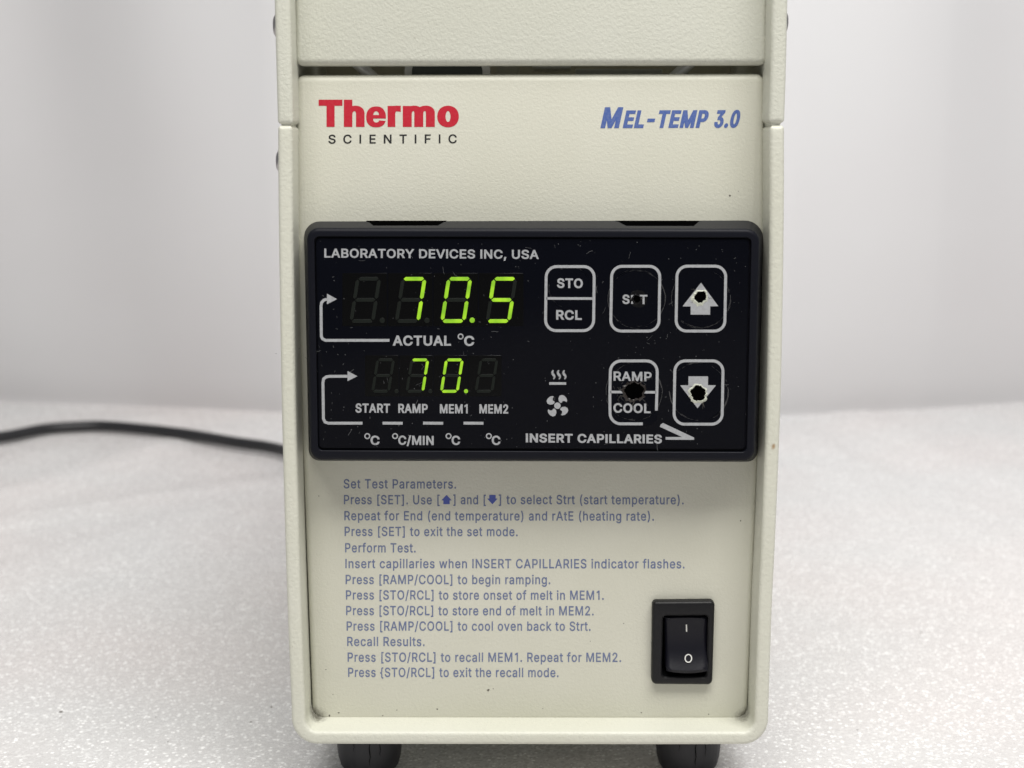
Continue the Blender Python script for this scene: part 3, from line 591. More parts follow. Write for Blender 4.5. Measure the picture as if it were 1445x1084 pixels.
def text(name, s, x0, x1, y0, y1, cap, d, material, parent, wt=0.3, cond=1.0, slant=0.0, track=0.0, vwt=None, big=None):
    """one line of print: s between frame x0 and x1, baseline y0..y1, capital height cap (pixels)"""
    vwt = wt if vwt is None else vwt
    sy = (cap - 2 * vwt) / 0.509
    sx = sy * cond
    verts, faces = [], []
    cur = 0
    for ch in s:
        gs = 1.0
        if big and ch in big[0]:
            gs = big[1]
        gv, gf, adv = glyph(ch, sx * gs, sy * gs, wt, vwt)
        b = len(verts)
        verts += [(x + cur, y + vwt) for x, y in gv]
        faces += [tuple(b + i for i in f) for f in gf]
        cur += adv + 2 * wt * 0.6 + track
    used = sorted({i for f in faces for i in f})
    re = {o: n for n, o in enumerate(used)}
    verts = [verts[i] for i in used]
    faces = [tuple(re[i] for i in f) for f in faces]
    lo = min(v[0] for v in verts); hi = max(v[0] for v in verts)
    k = (x1 - x0) / (hi - lo)
    out = []
    for x, y in verts:
        X = x0 + (x - lo) * k
        base = y0 + (y1 - y0) * (X - x0) / (x1 - x0)
        out.append(P(X + slant * y, base - y, d))
    return mesh_obj(name, out, faces, material, parent)

# ================================================================ THE SETTING
def tabletop():
    nx, ny = 260, 240
    verts, faces = [], []
    ridges = [((0.0, 700), (250, 625), .0016, .014), ((0, 735), (300, 690), .0014, .012), ((40, 800), (400, 690), .0012, .016),
              ((1240, 600), (1445, 680), .0018, .014), ((1150, 640), (1420, 780), .0010, .02), ((-200, 640), (160, 600), .0014, .02)]
    R = [(T(*a, TABLE_Z), T(*b, TABLE_Z), h, s) for a, b, h, s in ridges]
    for j in range(ny + 1):
        y = -0.55 + 1.35 * j / ny
        for i in range(nx + 1):
            x = -1.3 + 2.6 * i / nx
            z = TABLE_Z + 0.0006 * (math.sin(x * 13 + y * 7) + math.sin(y * 17 - x * 5)) * (0.0 if abs(x) < .09 and y < .25 else 1) * min(1, max(0, (math.hypot(x, y - .1) - .15) * 5))
            for a, b, h, s in R:
                e = (b - a); t = max(-.2, min(1.2, ((x - a.x) * e.x + (y - a.y) * e.y) / (e.x ** 2 + e.y ** 2)))
                q = math.hypot(x - a.x - e.x * t, y - a.y - e.y * t)
                z += 1.1 * h * math.exp(-(q / s) ** 2)
            verts.append((x, y, z))
    for j in range(ny):
        for i in range(nx):
            a = j * (nx + 1) + i
            faces.append((a, a + 1, a + nx + 2, a + nx + 1))
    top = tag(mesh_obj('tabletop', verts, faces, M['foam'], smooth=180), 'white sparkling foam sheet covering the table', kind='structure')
    rnd = random.Random(3)
    vs, fs = [], []
    for x, y, s_ in ((86, 1005, .0005), (383, 998, .0003), (354, 1019, .00025), (237, 1047, .0002), (1300, 893, .0004), (220, 1012, .00015), (1210, 1030, .0002)):
        c = T(x, y, TABLE_Z + .0017)
        b = len(vs)
        for k in range(8):
            a = k * math.pi / 4
            q = s_ * rnd.uniform(.6, 1.2)
            vs.append((c.x + q * 1.3 * math.cos(a), c.y + q * math.sin(a), c.z))
        vs += [(c.x, c.y, c.z + s_ * .6)]
        fs += [(b + k, b + (k + 1) % 8, b + 8) for k in range(8)]
        fs.append(tuple(range(b, b + 8)))
    g = mesh_obj('dark_grit', vs, fs, M['grime'], top)
    g['kind'] = 'stuff'


tabletop()


def backdrop():
    # foot line of the hanging sheet, read along the fold behind the instrument
    foot = [T(x, y + 5, TABLE_Z) for x, y in ((-900, 548), (-300, 553), (0, 561), (200, 570), (400, 580), (750, 586), (1100, 583), (1300, 574), (1445, 565), (1900, 552), (2500, 548))]
    verts, faces = [], []
    n = 200
    hs = [0, .004, .01, .02, .05, .1, .15, .2, .3, .4, .6, .8, 1.0]
    hs = [-0.004] + hs
    def fp(t):
        k = t * (len(foot) - 1); i = min(int(k), len(foot) - 2); f = k - i
        f2 = f * f * (3 - 2 * f)
        return foot[i].lerp(foot[i + 1], f), i
    for hgt in hs:
        for i in range(n + 1):
            p, _ = fp(i / n)
            wav = 0.010 * math.sin(p.x * 21 + 1) + 0.004 * math.sin(p.x * 47 + hgt * 6)
            verts.append((p.x, p.y + wav * min(1, hgt * 4) - 0.016 * (1 - math.exp(-max(0, hgt) * 30)), TABLE_Z + hgt))
    for k in range(len(hs) - 1):
        for i in range(n):
            a = k * (n + 1) + i
            faces.append((a, a + 1, a + n + 2, a + n + 1))
    tag(mesh_obj('backdrop', verts, faces, M['wall'], smooth=180), 'pale white sheet hanging behind the table', kind='structure')


backdrop()

# ================================================================ THE POWER CORD
def tube(name, pts, r, material, parent=None, seg=14, sub=10):
    # Catmull-Rom through pts
    q = []
    for i in range(len(pts) - 1):
        p0 = pts[max(0, i - 1)]; p1 = pts[i]; p2 = pts[i + 1]; p3 = pts[min(len(pts) - 1, i + 2)]
        for k in range(sub):
            t = k / sub
            q.append(0.5 * ((2 * p1) + (p2 - p0) * t + (2 * p0 - 5 * p1 + 4 * p2 - p3) * t * t + (3 * p1 - p0 - 3 * p2 + p3) * t ** 3))
    q.append(pts[-1])
    verts, faces = [], []
    for i, p in enumerate(q):
        tdir = (q[min(i + 1, len(q) - 1)] - q[max(i - 1, 0)]).normalized()
        u = tdir.cross(Vector((0, 0, 1))).normalized(); v = u.cross(tdir)
        for k in range(seg):
            a = 2 * math.pi * k / seg
            verts.append(p + (u * math.cos(a) + v * math.sin(a)) * r)
    for i in range(len(q) - 1):
        for k in range(seg):
            faces.append((i * seg + k, i * seg + (k + 1) % seg, (i + 1) * seg + (k + 1) % seg, (i + 1) * seg + k))
    faces.append(tuple(range(seg)))
    faces.append(tuple((len(q) - 1) * seg + k for k in range(seg)))
    return mesh_obj(name, verts, faces, material, parent, smooth=60)


rc = 0.0027
cpx = [(-420, 668), (-250, 648), (-120, 631), (0, 617), (60, 606), (110, 602), (160, 602), (250, 611), (330, 624), (400, 636)]
cpts = [T(x, y, TABLE_Z + rc + 0.0022) for x, y in cpx]
e = cpts[-1]
cpts += [Vector((e.x * .6, .29, e.z)), Vector((-.03, .265, e.z + .01)), Vector((0, .232, TABLE_Z + .04))]
tag(tube('power_cord', cpts, rc, M['cord']), 'black power cord curving over the white sheet behind the instrument', 'cord')

# ================================================================ THE INSTRUMENT
dev = bpy.data.objects.new('melting_point_apparatus', None)
dev.location = (P(749, 1050).x, 0.05, TABLE_Z)
COL.objects.link(dev)
bpy.context.view_layer.update()
tag(dev, 'cream benchtop laboratory instrument with black digital controller and rocker switch', 'laboratory instrument')


def part(o):
    """keep the world position while parenting to the instrument"""
    p = o.parent
    if p is dev:
        o.matrix_parent_inverse = dev.matrix_world.inverted()
    return o


_mo = mesh_obj


def mesh_obj(name, verts, faces, material, parent=None, smooth=None, mids=None):
    o = _mo(name, verts, faces, material, parent, smooth, mids)
    if parent is dev:
        o.matrix_parent_inverse = Matrix.Translation(-dev.location)
    return o


DC = 0.008     # how far the case flange stands in front of the panel


def smooth_path(pts, sub=8):
    q = []
    for i in range(len(pts) - 1):
        p0 = Vector(pts[max(0, i - 1)]); p1 = Vector(pts[i]); p2 = Vector(pts[i + 1]); p3 = Vector(pts[min(len(pts) - 1, i + 2)])
        for k in range(sub):
            t = k / sub
            q.append(0.5 * ((2 * p1) + (p2 - p0) * t + (2 * p0 - 5 * p1 + 4 * p2 - p3) * t * t + (3 * p1 - p0 - 3 * p2 + p3) * t ** 3))
    q.append(Vector(pts[-1]))
    return q


def arc_px(cx, cy, r, a0, a1, n=8):
    return [(cx + r * math.cos(math.radians(a0 + (a1 - a0) * k / n)), cy + r * math.sin(math.radians(a0 + (a1 - a0) * k / n))) for k in range(n + 1)]


def wall_sweep(name, outer, thick, back, material, round_start=0.0, round_end=0.0, slant_start=0.0, slant_end=0.0):
    """bent sheet: outer edge path (frame pixels at the flange front), thickness in metres, running back to y=back"""
    O = [P(x, y, DC) for x, y in outer]
    pts = [Vector((p.x, p.z)) for p in O]
    n = len(pts)
    nrm = []
    for i in range(n):
        e_ = (pts[min(i + 1, n - 1)] - pts[max(i - 1, 0)]).normalized()
        nrm.append(Vector((-e_.y, e_.x)))       # inner side, for a path running down, across to the right and up
    r = 0.0009
    prof = []                                   # (n, y)
    for k in range(6):
        a = math.pi / 2 * k / 5
        prof.append((r * (1 - math.sin(a)) , -DC + r * (1 - math.cos(a))))
    prof.reverse()                              # from side to front on the outer edge
    sec = [(0.0, back)] + prof
    for k in range(6):
        a = math.pi / 2 * k / 5
        sec.append((thick - r + r * math.sin(a), -DC + r * (1 - math.cos(a))))
    sec.append((thick, back))
    m_ = len(sec)
    rows = []
    for i in range(n):
        rows.append((pts[i], nrm[i], 0.0))
    def endrings(i, sign, rr):
        out = []
        e_ = (pts[min(i + 1, n - 1)] - pts[max(i - 1, 0)]).normalized() * sign
        for k in range(1, 6):
            a = math.pi / 2 * k / 5
            out.append((pts[i] + e_ * rr * math.sin(a), nrm[i], rr * (1 - math.cos(a))))
        return out
    if round_start:
        rows = list(reversed(endrings(0, -1, round_start))) + rows
    if round_end:
        rows = rows + endrings(n - 1, 1, round_end)
    verts, faces = [], []
    N_ = len(rows)
    for ri, (p, q, shr) in enumerate(rows):
        for (t, y) in sec:
            tt = min(max(t, shr), thick - shr)
            yy = max(y, -DC + shr) if y < 0.0 else y
            x, z = p.x + q.x * tt, p.y + q.y * tt
            if ri == 0 and slant_start:
                z += slant_start * (t / thick)
            if ri == N_ - 1 and slant_end:
                z += slant_end * (t / thick)
            verts.append((x, yy, z))
    for i in range(N_ - 1):
        for k in range(m_):
            k2 = (k + 1) % m_
            faces.append((i * m_ + k, i * m_ + k2, (i + 1) * m_ + k2, (i + 1) * m_ + k))
    faces.append(tuple(range(m_)))
    faces.append(tuple((N_ - 1) * m_ + k for k in range(m_)))
    return mesh_obj(name, verts, faces, material, dev, smooth=40)


left = smooth_path([(391.6, 184), (392.2, 290), (394.2, 430), (396.8, 575), (401.6, 755), (404.6, 850), (407.6, 930), (410.6, 1000)], 5)
right = smooth_path([(1085.2, 1000), (1087.6, 930), (1090.4, 850), (1095.0, 755), (1102.2, 575), (1105.4, 430), (1107.2, 290), (1107.4, 184)], 5)
corner_l = [Vector(p) for p in arc_px(447.5, 1011, 37 + .5, 178, 90, 10)]
corner_r = [Vector(p) for p in arc_px(1048, 1011, 37, 90, 2, 10)]
corner_l = [Vector((410.8 + (p.x - 410.0) * 1.0, p.y + 3)) for p in corner_l]
corner_r = [Vector((p.x, p.y + 4)) for p in corner_r]
outer = left + corner_l + [Vector((600, 1051.8)), Vector((749, 1052)), Vector((900, 1052.2))] + corner_r + right
lower = wall_sweep('lower_case', outer, 0.0030, 0.20, M['case'], round_start=0.0011, round_end=0.0011)

# upper case: inverted U whose side ends lap over the lower case
h_l = smooth_path([(391.2, 169), (389.8, 120), (388.2, 60), (386.6, 0), (380, -260)], 5)
h_r = smooth_path([(1119, -260), (1112.2, 0), (1111.0, 60), (1109.4, 120), (1107.8, 167)], 5)
top_l = [Vector(p) for p in arc_px(416, -262, 36, 180, 270, 8)][1:]
top_r = [Vector(p) for p in arc_px(1083, -262, 36, 270, 360, 8)][:-1]
houter = list(reversed(h_r)) + list(reversed(top_r)) + list(reversed(top_l)) + list(reversed(h_l))
upper = wall_sweep('upper_case', houter, 0.0032, 0.20, M['hood'], round_start=0.0009, round_end=0.0009, slant_start=-0.0016, slant_end=-0.0016)

# front panel (folded sheet with rounded edges) and the upper one
fp = rounded([(416.8, 105.5), (1079.5, 103.5), (1080.3, 300), (1071, 640), (1055.2, 1019.5), (440.6, 1019.8), (426.5, 640), (417.2, 300)],
             [12, 12, 0, 0, 20, 20, 0, 0], 8)
panel = plate('front_panel', fp, 0.0, 0.010, 0.0015, M['panel'], None, 5)
up = rounded([(413.8, -130), (1083.5, -130), (1083.8, 91.5), (416.0, 92.5)], [10, 10, 11, 11], 6)  # top cut short out of view; the opening is added to light the gap
upanel = plate('upper_front_panel', up, 0.0015, 0.0035, 0.0014, M['hood'], None, 6)
for o in (panel, upanel):
    o.parent = dev
    o.matrix_parent_inverse = Matrix.Translation(-dev.location)


def adopt(o, par=None):
    par = par or dev
    o.parent = par
    o.matrix_parent_inverse = Matrix.Translation(-dev.location) if par is dev else Matrix.Identity(4)
    return o


def sub(o, par):
    """child of a part: parts keep the identity transform in world space"""
    o.parent = par
    return o


# dark inner walls behind the panel (rear, floor) so nothing shows through
def box(name, x0, x1, y0, y1, z0, z1, material, parent, bev=0.0):
    v = [(x, y, z) for z in (z0, z1) for y in (y0, y1) for x in (x0, x1)]
    f = [(0, 1, 3, 2), (4, 5, 7, 6), (0, 1, 5, 4), (2, 3, 7, 6), (0, 2, 6, 4), (1, 3, 7, 5)]
    o = mesh_obj(name, v, f, material, parent)
    if bev:
        md = o.modifiers.new('b', 'BEVEL'); md.width = bev; md.segments = 3
        apply_mods(o)
    return o


xl, xr = P(418, 100).x, P(1078, 100).x
box('rear_panel', xl - .001, xr + .001, 0.185, 0.188, TABLE_Z + .012, P(0, -240).z, M['case'], dev)
box('inner_shelf', xl - .0005, xr + .0005, 0.012, 0.184, P(0, 125).z - .012, P(0, 125).z - .010, M['dark'], dev)
box('inner_back_plate', xl - .0005, xr + .0005, 0.045, 0.047, P(0, 125).z - .009, P(0, -200).z, M['dark'], dev)

# things seen through the gap between the two panels
def cyl(name, a, b, r0, r1, material, parent, seg=28, cap=True, smooth=40):
    a = Vector(a); b = Vector(b); t = (b - a).normalized()
    u = t.orthogonal().normalized(); v = t.cross(u)
    verts = [a + (u * math.cos(2 * math.pi * k / seg) + v * math.sin(2 * math.pi * k / seg)) * r0 for k in range(seg)]
    verts += [b + (u * math.cos(2 * math.pi * k / seg) + v * math.sin(2 * math.pi * k / seg)) * r1 for k in range(seg)]
    faces = [(k, (k + 1) % seg, seg + (k + 1) % seg, seg + k) for k in range(seg)]
    if cap:
        faces += [tuple(range(seg)), tuple(range(seg, 2 * seg))]
    return mesh_obj(name, verts, faces, material, parent, smooth=smooth)


for (xt, xb) in ((511, 524), (966, 953)):
    a = P(xt - (xb - xt) * 1.5, 78, -0.006); b = P(xb + (xb - xt) * .9, 118, -0.006)
    cyl('support_post', a, b, 0.0012, 0.0012, M['post'], dev)
z_a, z_b = P(0, 120, -0.02).z, P(0, 80, -0.02).z
box('oven_block', P(700, 100, -.014).x, P(733, 100, -.014).x, .014, .030, z_a, z_b, M['tan'], dev, .0004)
box('mounting_bracket', P(752, 100, -.02).x, P(806, 100, -.02).x, .020, .030, P(0, 99, -.02).z, P(0, 80, -.02).z, M['grey'], dev, .0006)
box('guide_plate', P(812, 100, -.016).x, P(935, 100, -.016).x, .016, .017, P(0, 116, -.016).z, P(0, 97, -.016).z, M['grey'], dev, .0003)
q = P(632, 106, -.026)
bm_ = []
cyl('viewing_lens_ring', (q.x, .024, q.z), (q.x, .032, q.z), 0.0095, 0.0095, M['grey'], dev)
cyl('viewing_lens', (q.x, .0225, q.z), (q.x, .0238, q.z), 0.0078, 0.0078, M['lensglass'], dev)


# screws on the case sides
def screw(px, py, dy, side, material=M['steel']):
    x, z = P(px, py, DC).x, P(0, py, DC).z
    verts, faces = [], []
    seg, rad, hgt = 24, 0.0028, 0.0019
    prof = [(1.0, 0), (0.98, .35), (0.85, .72), (0.6, .93), (0.28, 1.0)]
    for (rr, hh) in prof:
        for k in range(seg):
            a = 2 * math.pi * k / seg
            verts.append((x + side * hh * hgt, dy + rad * rr * math.cos(a), z + rad * rr * math.sin(a)))
    # cross recess: sunken centre
    for k in range(seg):
        a = 2 * math.pi * k / seg
        rr = 0.26 if k % 6 == 0 else 0.10
        verts.append((x + side * hgt * 0.55, dy + rad * rr * math.cos(a), z + rad * rr * math.sin(a)))
    n_ = len(prof) + 1
    for i in range(n_ - 1):
        for k in range(seg):
            faces.append((i * seg + k, i * seg + (k + 1) % seg, (i + 1) * seg + (k + 1) % seg, (i + 1) * seg + k))
    faces.append(tuple(range((n_ - 1) * seg, n_ * seg)))
    return mesh_obj('case_screw', verts, faces, material, dev, smooth=50)


screw(387.4, 30, 0.004 - .002, -1)
screw(391.8, 228, 0.004 - .002, -1)
screw(1111.6, 25, 0.004 - .002, 1)
screw(1107.4, 228, 0.012, 1)


# feet
def foot(cx, cy_):
    z1 = P(0, 1045, 0).z
    z0 = TABLE_Z
    H = z1 - z0
    R0 = .0002 + (P(562, 1055, -.004).x - P(471, 1055, -.004).x) / 2
    prof = [(0.985, 1.0), (1.0, .7), (0.995, .5), (0.965, .30), (0.90, .14), (0.80, .04), (0.70, 0.0)]
    seg = 40
    verts, faces = [], []
    cracks = {8: 1, 9: .7, 29: 1, 30: .9, 31: .4, 33: .8}
    for (rr, hh) in prof:
        for k in range(seg):
            a = 2 * math.pi * k / seg
            verts.append((cx + R0 * rr * math.cos(a), cy_ + R0 * rr * math.sin(a), z0 + H * hh))
    for i in range(len(prof) - 1):
        for k in range(seg):
            faces.append((i * seg + k, i * seg + (k + 1) % seg, (i + 1) * seg + (k + 1) % seg, (i + 1) * seg + k))
    faces.append(tuple(range(seg)))
    faces.append(tuple(range((len(prof) - 1) * seg, len(prof) * seg)))
    o = mesh_obj('rubber_foot', verts, faces, M['rubber'], dev, smooth=60)
    # split in the rubber: a thin dark wedge set into the side
    for a, hh, ww in ((-84, .8, .00010), (-66, .55, .00007), (-112, .4, .00006)):
        a = math.radians(a)
        c = Vector((cx + R0 * .996 * math.cos(a), cy_ + R0 * .996 * math.sin(a), 0))
        t = Vector((-math.sin(a), math.cos(a), 0)); r_ = Vector((math.cos(a), math.sin(a), 0))
        ks = 6
        vs = []
        for k in range(ks + 1):
            z = z0 + H * (.88 - hh * .7 * k / ks)
            wv = ww * math.sin(math.pi * (k + .4) / (ks + .8)) * (1 + .3 * math.sin(k * 3))
            off = t * (.00012 * math.sin(k * 2.1))
            for s_ in (-1, 1):
                p = c + off + t * wv * s_ + r_ * .00018
                vs.append((p.x, p.y, z))
        fs = [(2 * k, 2 * k + 1, 2 * k + 3, 2 * k + 2) for k in range(ks)]
        sub(_mo('rubber_crack', [Vector(v) for v in vs], fs, M['hole'], None), o)
        # child of a part: same frame as the part
    return o


xf1 = (P(471, 1060, -.004).x + P(562.5, 1060, -.004).x) / 2
xf2 = (P(927.5, 1060, -.004).x + P(1026, 1060, -.004).x) / 2
yf = 0.0115
foot(xf1, yf); foot(xf2, yf); foot(xf1, .165); foot(xf2, .165)

# ---------------------------------------------------------------- controller
DB = 0.010
bz = rounded([(431.8, 321.5), (1073.6, 322.8), (1065.6, 651.6), (437.3, 650.0)], [17, 20, 17, 17], 8)
lpb = [P(x, y, DB) for x, y in bz]
# loft by hand: the back outline is traced too
bk = rounded([(428.6, 312.6), (1077.8, 311.2), (1069.0, 651.8), (436.0, 650.2)], [22, 26, 16, 16], 8)


def loft(name, rings, material, parent, smooth=32, cap0=True, cap1=True):
    n = len(rings[0])
    verts = [v for r in rings for v in r]
    faces = []
    for k in range(len(rings) - 1):
        for i in range(n):
            j = (i + 1) % n
            faces.append((k * n + i, k * n + j, (k + 1) * n + j, (k + 1) * n + i))
    if cap0:
        faces.append(tuple(range(n)))
    if cap1:
        faces.append(tuple((len(rings) - 1) * n + i for i in range(n)))
    return mesh_obj(name, verts, faces, material, parent, smooth=smooth)


fr = [(p.x, p.z) for p in lpb]
rg = []
inn = rounded([(443.4, 333.6), (1060.6, 335.2), (1053.8, 638.4), (448.6, 636.0)], [7, 7, 7, 7], 8)
inn3 = [P(x, y, DB) for x, y in inn]
rg.append([(p.x, -DB + 0.0012, p.z) for p in inn3])
rg.append([(p.x, -DB + 0.0001, p.z) for p in inn3])
fi = inset2([(p.x, p.z) for p in inn3], -0.0001)
rg.append([(x, -DB, z) for x, z in fi])
r = 0.0009
for k in range(5):
    a = math.pi / 2 * (1 - k / 4)
    rg.append([(x, -DB + r * (1 - math.sin(a)), z) for x, z in inset2(fr, r * (1 - math.cos(a)))])
rg.append([tuple(P(x, y, 0.0)) for x, y in bk])
rg[-1] = [(x, -0.00002, z) for x, y, z in rg[-1]]
bezel = loft('controller_bezel', rg, M['bezel'], dev)
# clip openings in the top of the bezel
for xa, xb, xc, xd in ((517, 630, 618, 527), (868, 990, 979, 884)):
    a = [P(xa, 309, 0), P(xb, 309, 0), P(xc, 319.5, .0066), P(xd, 319.5, .0066)]
    a = [Vector((v.x, v.y - (0 if i > 1 else -.001), v.z)) for i, v in enumerate(a)]
    ztop, zbot = a[0].z + .002, a[2].z - .0026
    vs = [(v.x, v.y, ztop) for v in a] + [(v.x, v.y, zbot) for v in a]
    cut = _mo('cutter', vs, [(0, 1, 2, 3), (4, 5, 6, 7), (0, 1, 5, 4), (1, 2, 6, 5), (2, 3, 7, 6), (3, 0, 4, 7)], M['hole'])
    md = bezel.modifiers.new('c', 'BOOLEAN'); md.object = cut; md.operation = 'DIFFERENCE'; md.solver = 'EXACT'
    apply_mods(bezel)
    bpy.data.objects.remove(cut)
    vs = [Vector((v.x, v.y + (.0004 if i > 1 else -.0012), zbot + .0002)) for i, v in enumerate(a)] + [Vector((v.x, v.y + (.0004 if i > 1 else -.0012), v.z - .00035)) for i, v in enumerate(a)]
    slot = _mo('clip_slot', vs, [(0, 1, 2, 3), (4, 5, 6, 7), (0, 1, 5, 4), (1, 2, 6, 5), (2, 3, 7, 6), (3, 0, 4, 7)], M['hole'])
    sub(slot, bezel)

# overlay film set inside the bezel
fc = rounded([(445.6, 336.2), (1057.4, 337.4), (1050.8, 633.8), (450.4, 632.6)], 6, 6)
DF = DB - 0.0004
face = plate('overlay_film', fc, DF, 0.0007, 0.00012, M['face'], None, 2)
adopt(face)
DP = DF + 0.00003


# ---- display digits
SEG = {'a': 1, 'b': 1, 'c': 1, 'd': 1, 'e': 1, 'f': 1, 'g': 1}
PAT = {'7': 'abc', '0': 'abcdef', '5': 'acdfg', ' ': ''}


def digit(cx, cy, hw, hh, th, sl, ch, dp, cell, dpr):
    base = plate('display_digit', cell, DF + 0.00003, 0.0004, 0.00004, M['window'], None, 1)
    adopt(base)
    def S_(x, y):          # slanted cell coordinates (y up)
        return (cx + x + sl * y, cy - y)
    t = th / 2; g = th * 0.16
    def hseg(y, flip=0):
        a, b = -hw + g, hw - g
        return [S_(a, y), S_(a + t, y + t), S_(b - t, y + t), S_(b, y), S_(b - t, y - t), S_(a + t, y - t)]
    def vseg(x, y0, y1):
        a, b = y0 + g * 1.4, y1 - g * 1.4
        return [S_(x, a), S_(x - t, a + t), S_(x - t, b - t), S_(x, b), S_(x + t, b - t), S_(x + t, a + t)]
    shapes = {'a': hseg(hh), 'g': hseg(0), 'd': hseg(-hh), 'f': vseg(-hw, 0, hh), 'b': vseg(hw, 0, hh), 'e': vseg(-hw, -hh, 0), 'c': vseg(hw, -hh, 0)}
    for k, poly in shapes.items():
        lit = k in PAT[ch]
        o = plate('segment', rounded(poly, th * .12, 2), DF + 0.00012, 0.00008, 0.00003, M['lit' if lit else 'unlit'], None, 1)
        sub(o, base)
    if dp is not None:
        o = plate('decimal_point', circle_px(dp[0], dp[1], dpr, n=16), DF + 0.00012, 0.00008, 0.00003, M['lit' if dp[2] else 'unlit'], None, 1)
        sub(o, base)
    return base


ys = (385.5, 460.5)
for i, (cx, ch, dpx) in enumerate(((515.4, ' ', (539.3, 452.3, 0)), (579.4, '7', (602.4, 452.4, 0)), (643.8, '0', (666.3, 452.0, 1)), (707.6, '5', None))):
    x0, x1 = 483 + i * 64.2, 483 + (i + 1) * 64.2 - 1.0
    digit(cx, 423.4, 15.2, 29.8, 5.2, 0.155, ch, dpx, rounded([(x0, ys[0]), (x1, ys[0]), (x1, ys[1]), (x0, ys[1])], 1.5, 3), 3.7)
for i, (cx, ch, dpx) in enumerate(((540.6, ' ', (559.5, 552.2, 0)), (588.8, '7', (607, 552.2, 0)), (637.6, '0', (657.6, 552.2, 1)), (686.4, ' ', None))):
    x0, x1 = 515 + i * 48.4, 515 + (i + 1) * 48.4 - .8
    digit(cx, 530.2, 11.2, 22.2, 4.0, 0.16, ch, dpx, rounded([(x0, 501.5), (x1, 501.5), (x1, 559.5), (x0, 559.5)], 1.5, 3), 2.9)


# ---- print on the overlay (sub-parts of the film)
def ftext(s, x0, x1, y0, y1, cap, wt, cond=1.0, material='white_print', par=None, dd=0.0, **k):
    o = text('lettering', s, x0, x1, y0, y1, cap, DP + dd, M[material], None, wt, cond, **k)
    return sub(o, par or face)


def fflat(name, polys, material='white_print', par=None, dd=0.0):
    return sub(flat(name, polys, DP + dd, M[material], None), par or face)


def degree(cx, cy, r=3.4, w_=1.7):
    fflat('degree_ring', stroke_px(circle_px(cx, cy, r, n=18), w_, True))


ftext('LABORATORY DEVICES INC, USA', 457.6, 760.4, 363.6, 365.6, 12.8, .46, .92)
ftext('ACTUAL', 554, 636.4, 487.8, 488.0, 14.2, .66, .95)
degree(650, 475); ftext('C', 654.9, 669.3, 488.2, 488.3, 14.2, .66, .95)
ftext('START', 501.5, 550.4, 582.4, 582.8, 13.0, .56, .8)
ftext('RAMP', 562, 603.6, 582.9, 583.1, 13.0, .56, .8)
ftext('MEM1', 620.7, 660, 583.4, 583.5, 13.0, .56, .8)
ftext('MEM2', 676.5, 717.2, 583.5, 583.8, 13.0, .56, .8)
for rx, cxs, cxe, s in ((518.3, 522.8, 535.7, 'C'), (557.5, 562, 612, 'C/MIN'), (633, 637.2, 649.4, 'C'), (689.8, 693.9, 706.2, 'C')):
    degree(rx, 615.5); ftext(s, cxs, cxe, 627.8, 628.2, 13.0, .56, .9)
ftext('INSERT CAPILLARIES', 742, 934, 624.4, 626.0, 12.6, .62, .9)
# flow lines with arrow heads
ln = [(549.6, 480.4), (461, 480.4)] + [(459 + 0, 480.2), (455.2, 478.4), (453.4, 474.6)] + [(453.0, 432)] + [(453.8, 427), (457, 423.6), (461.5, 422.2)]
fflat('flow_line', stroke_px(ln, 4.0) + [[(461.3, 414.4), (475.4, 422.3), (461.3, 429.6)]])
ln = [(511.5, 597.3), (463, 597.3), (458.6, 595.6), (456.4, 591.0), (455.7, 540), (456.6, 534.8), (460.6, 531.8), (465, 531.2), (490.6, 531.0)]
fflat('flow_line', stroke_px(ln, 4.0) + [[(490.4, 523.6), (504.3, 531), (490.4, 538)]])
for xa, xb in ((539.9, 568.2), (597, 625.4), (654.2, 682.2)):
    fflat('dash_mark', stroke_px([(xa, 597.2), (xb, 597.4)], 4.0))
fflat('pointer_mark', [[(932.2, 599.2), (935.6, 597.0), (979.5, 617.6), (979.5, 620.6), (974, 620.8), (939.2, 620.6), (939.2, 616.8), (962.5, 616.8), (931.2, 602.4)]])
# heat and fan symbols
hp = []
for k in range(3):
    xx = 779.5 + k * 7.8
    pts = [(xx + 1.4 + 2.6 * math.sin(t * 2 * math.pi) * .62, 535.2 - 12.6 * t) for t in [j / 12 for j in range(13)]]
    for i in range(12):
        ww = 1.0 + 2.6 * math.sin(math.pi * (i + .8) / 13.2)
        hp += stroke_px([pts[i], pts[i + 1]], ww)
fflat('heater_symbol', [q_ for q_ in hp] + stroke_px([(775, 541.2), (799, 541.3)], 3.6), dd=0.0)
fan = [circle_px(786.6, 572.6, 4.6, n=18)]
for k in range(4):
    a = math.radians(45 + 90 * k)
    ux, uy = math.cos(a), -math.sin(a)
    vx, vy = -uy, ux
    prof = [(5.6, -0.6), (6.0, -3.4), (8.4, -6.4), (12.2, -7.8), (15.4, -6.2), (16.8, -2.6), (16.6, 1.4), (14.8, 4.6), (12.6, 5.6), (12.2, 3.0), (10.0, 0.6), (8.0, 1.2), (6.4, 1.0)]
    fan.append([(786.6 + ux * p_ + vx * q_, 572.6 + uy * p_ + vy * q_) for p_, q_ in prof])
fflat('fan_symbol', fan)


# ---- keys
def ragged(cx, cy, r, amp, n=26, seed=1, ry=None):
    rnd = random.Random(seed)
    ry = ry or r
    return [(cx + (r + amp * rnd.uniform(-1, 1)) * math.cos(2 * math.pi * k / n), cy + (ry + amp * rnd.uniform(-1, 1)) * math.sin(2 * math.pi * k / n)) for k in range(n)]


def ring_between(a, b):
    n = len(a)
    return [[a[i], a[(i + 1) % n], b[(i + 1) % n], b[i]] for i in range(n)]


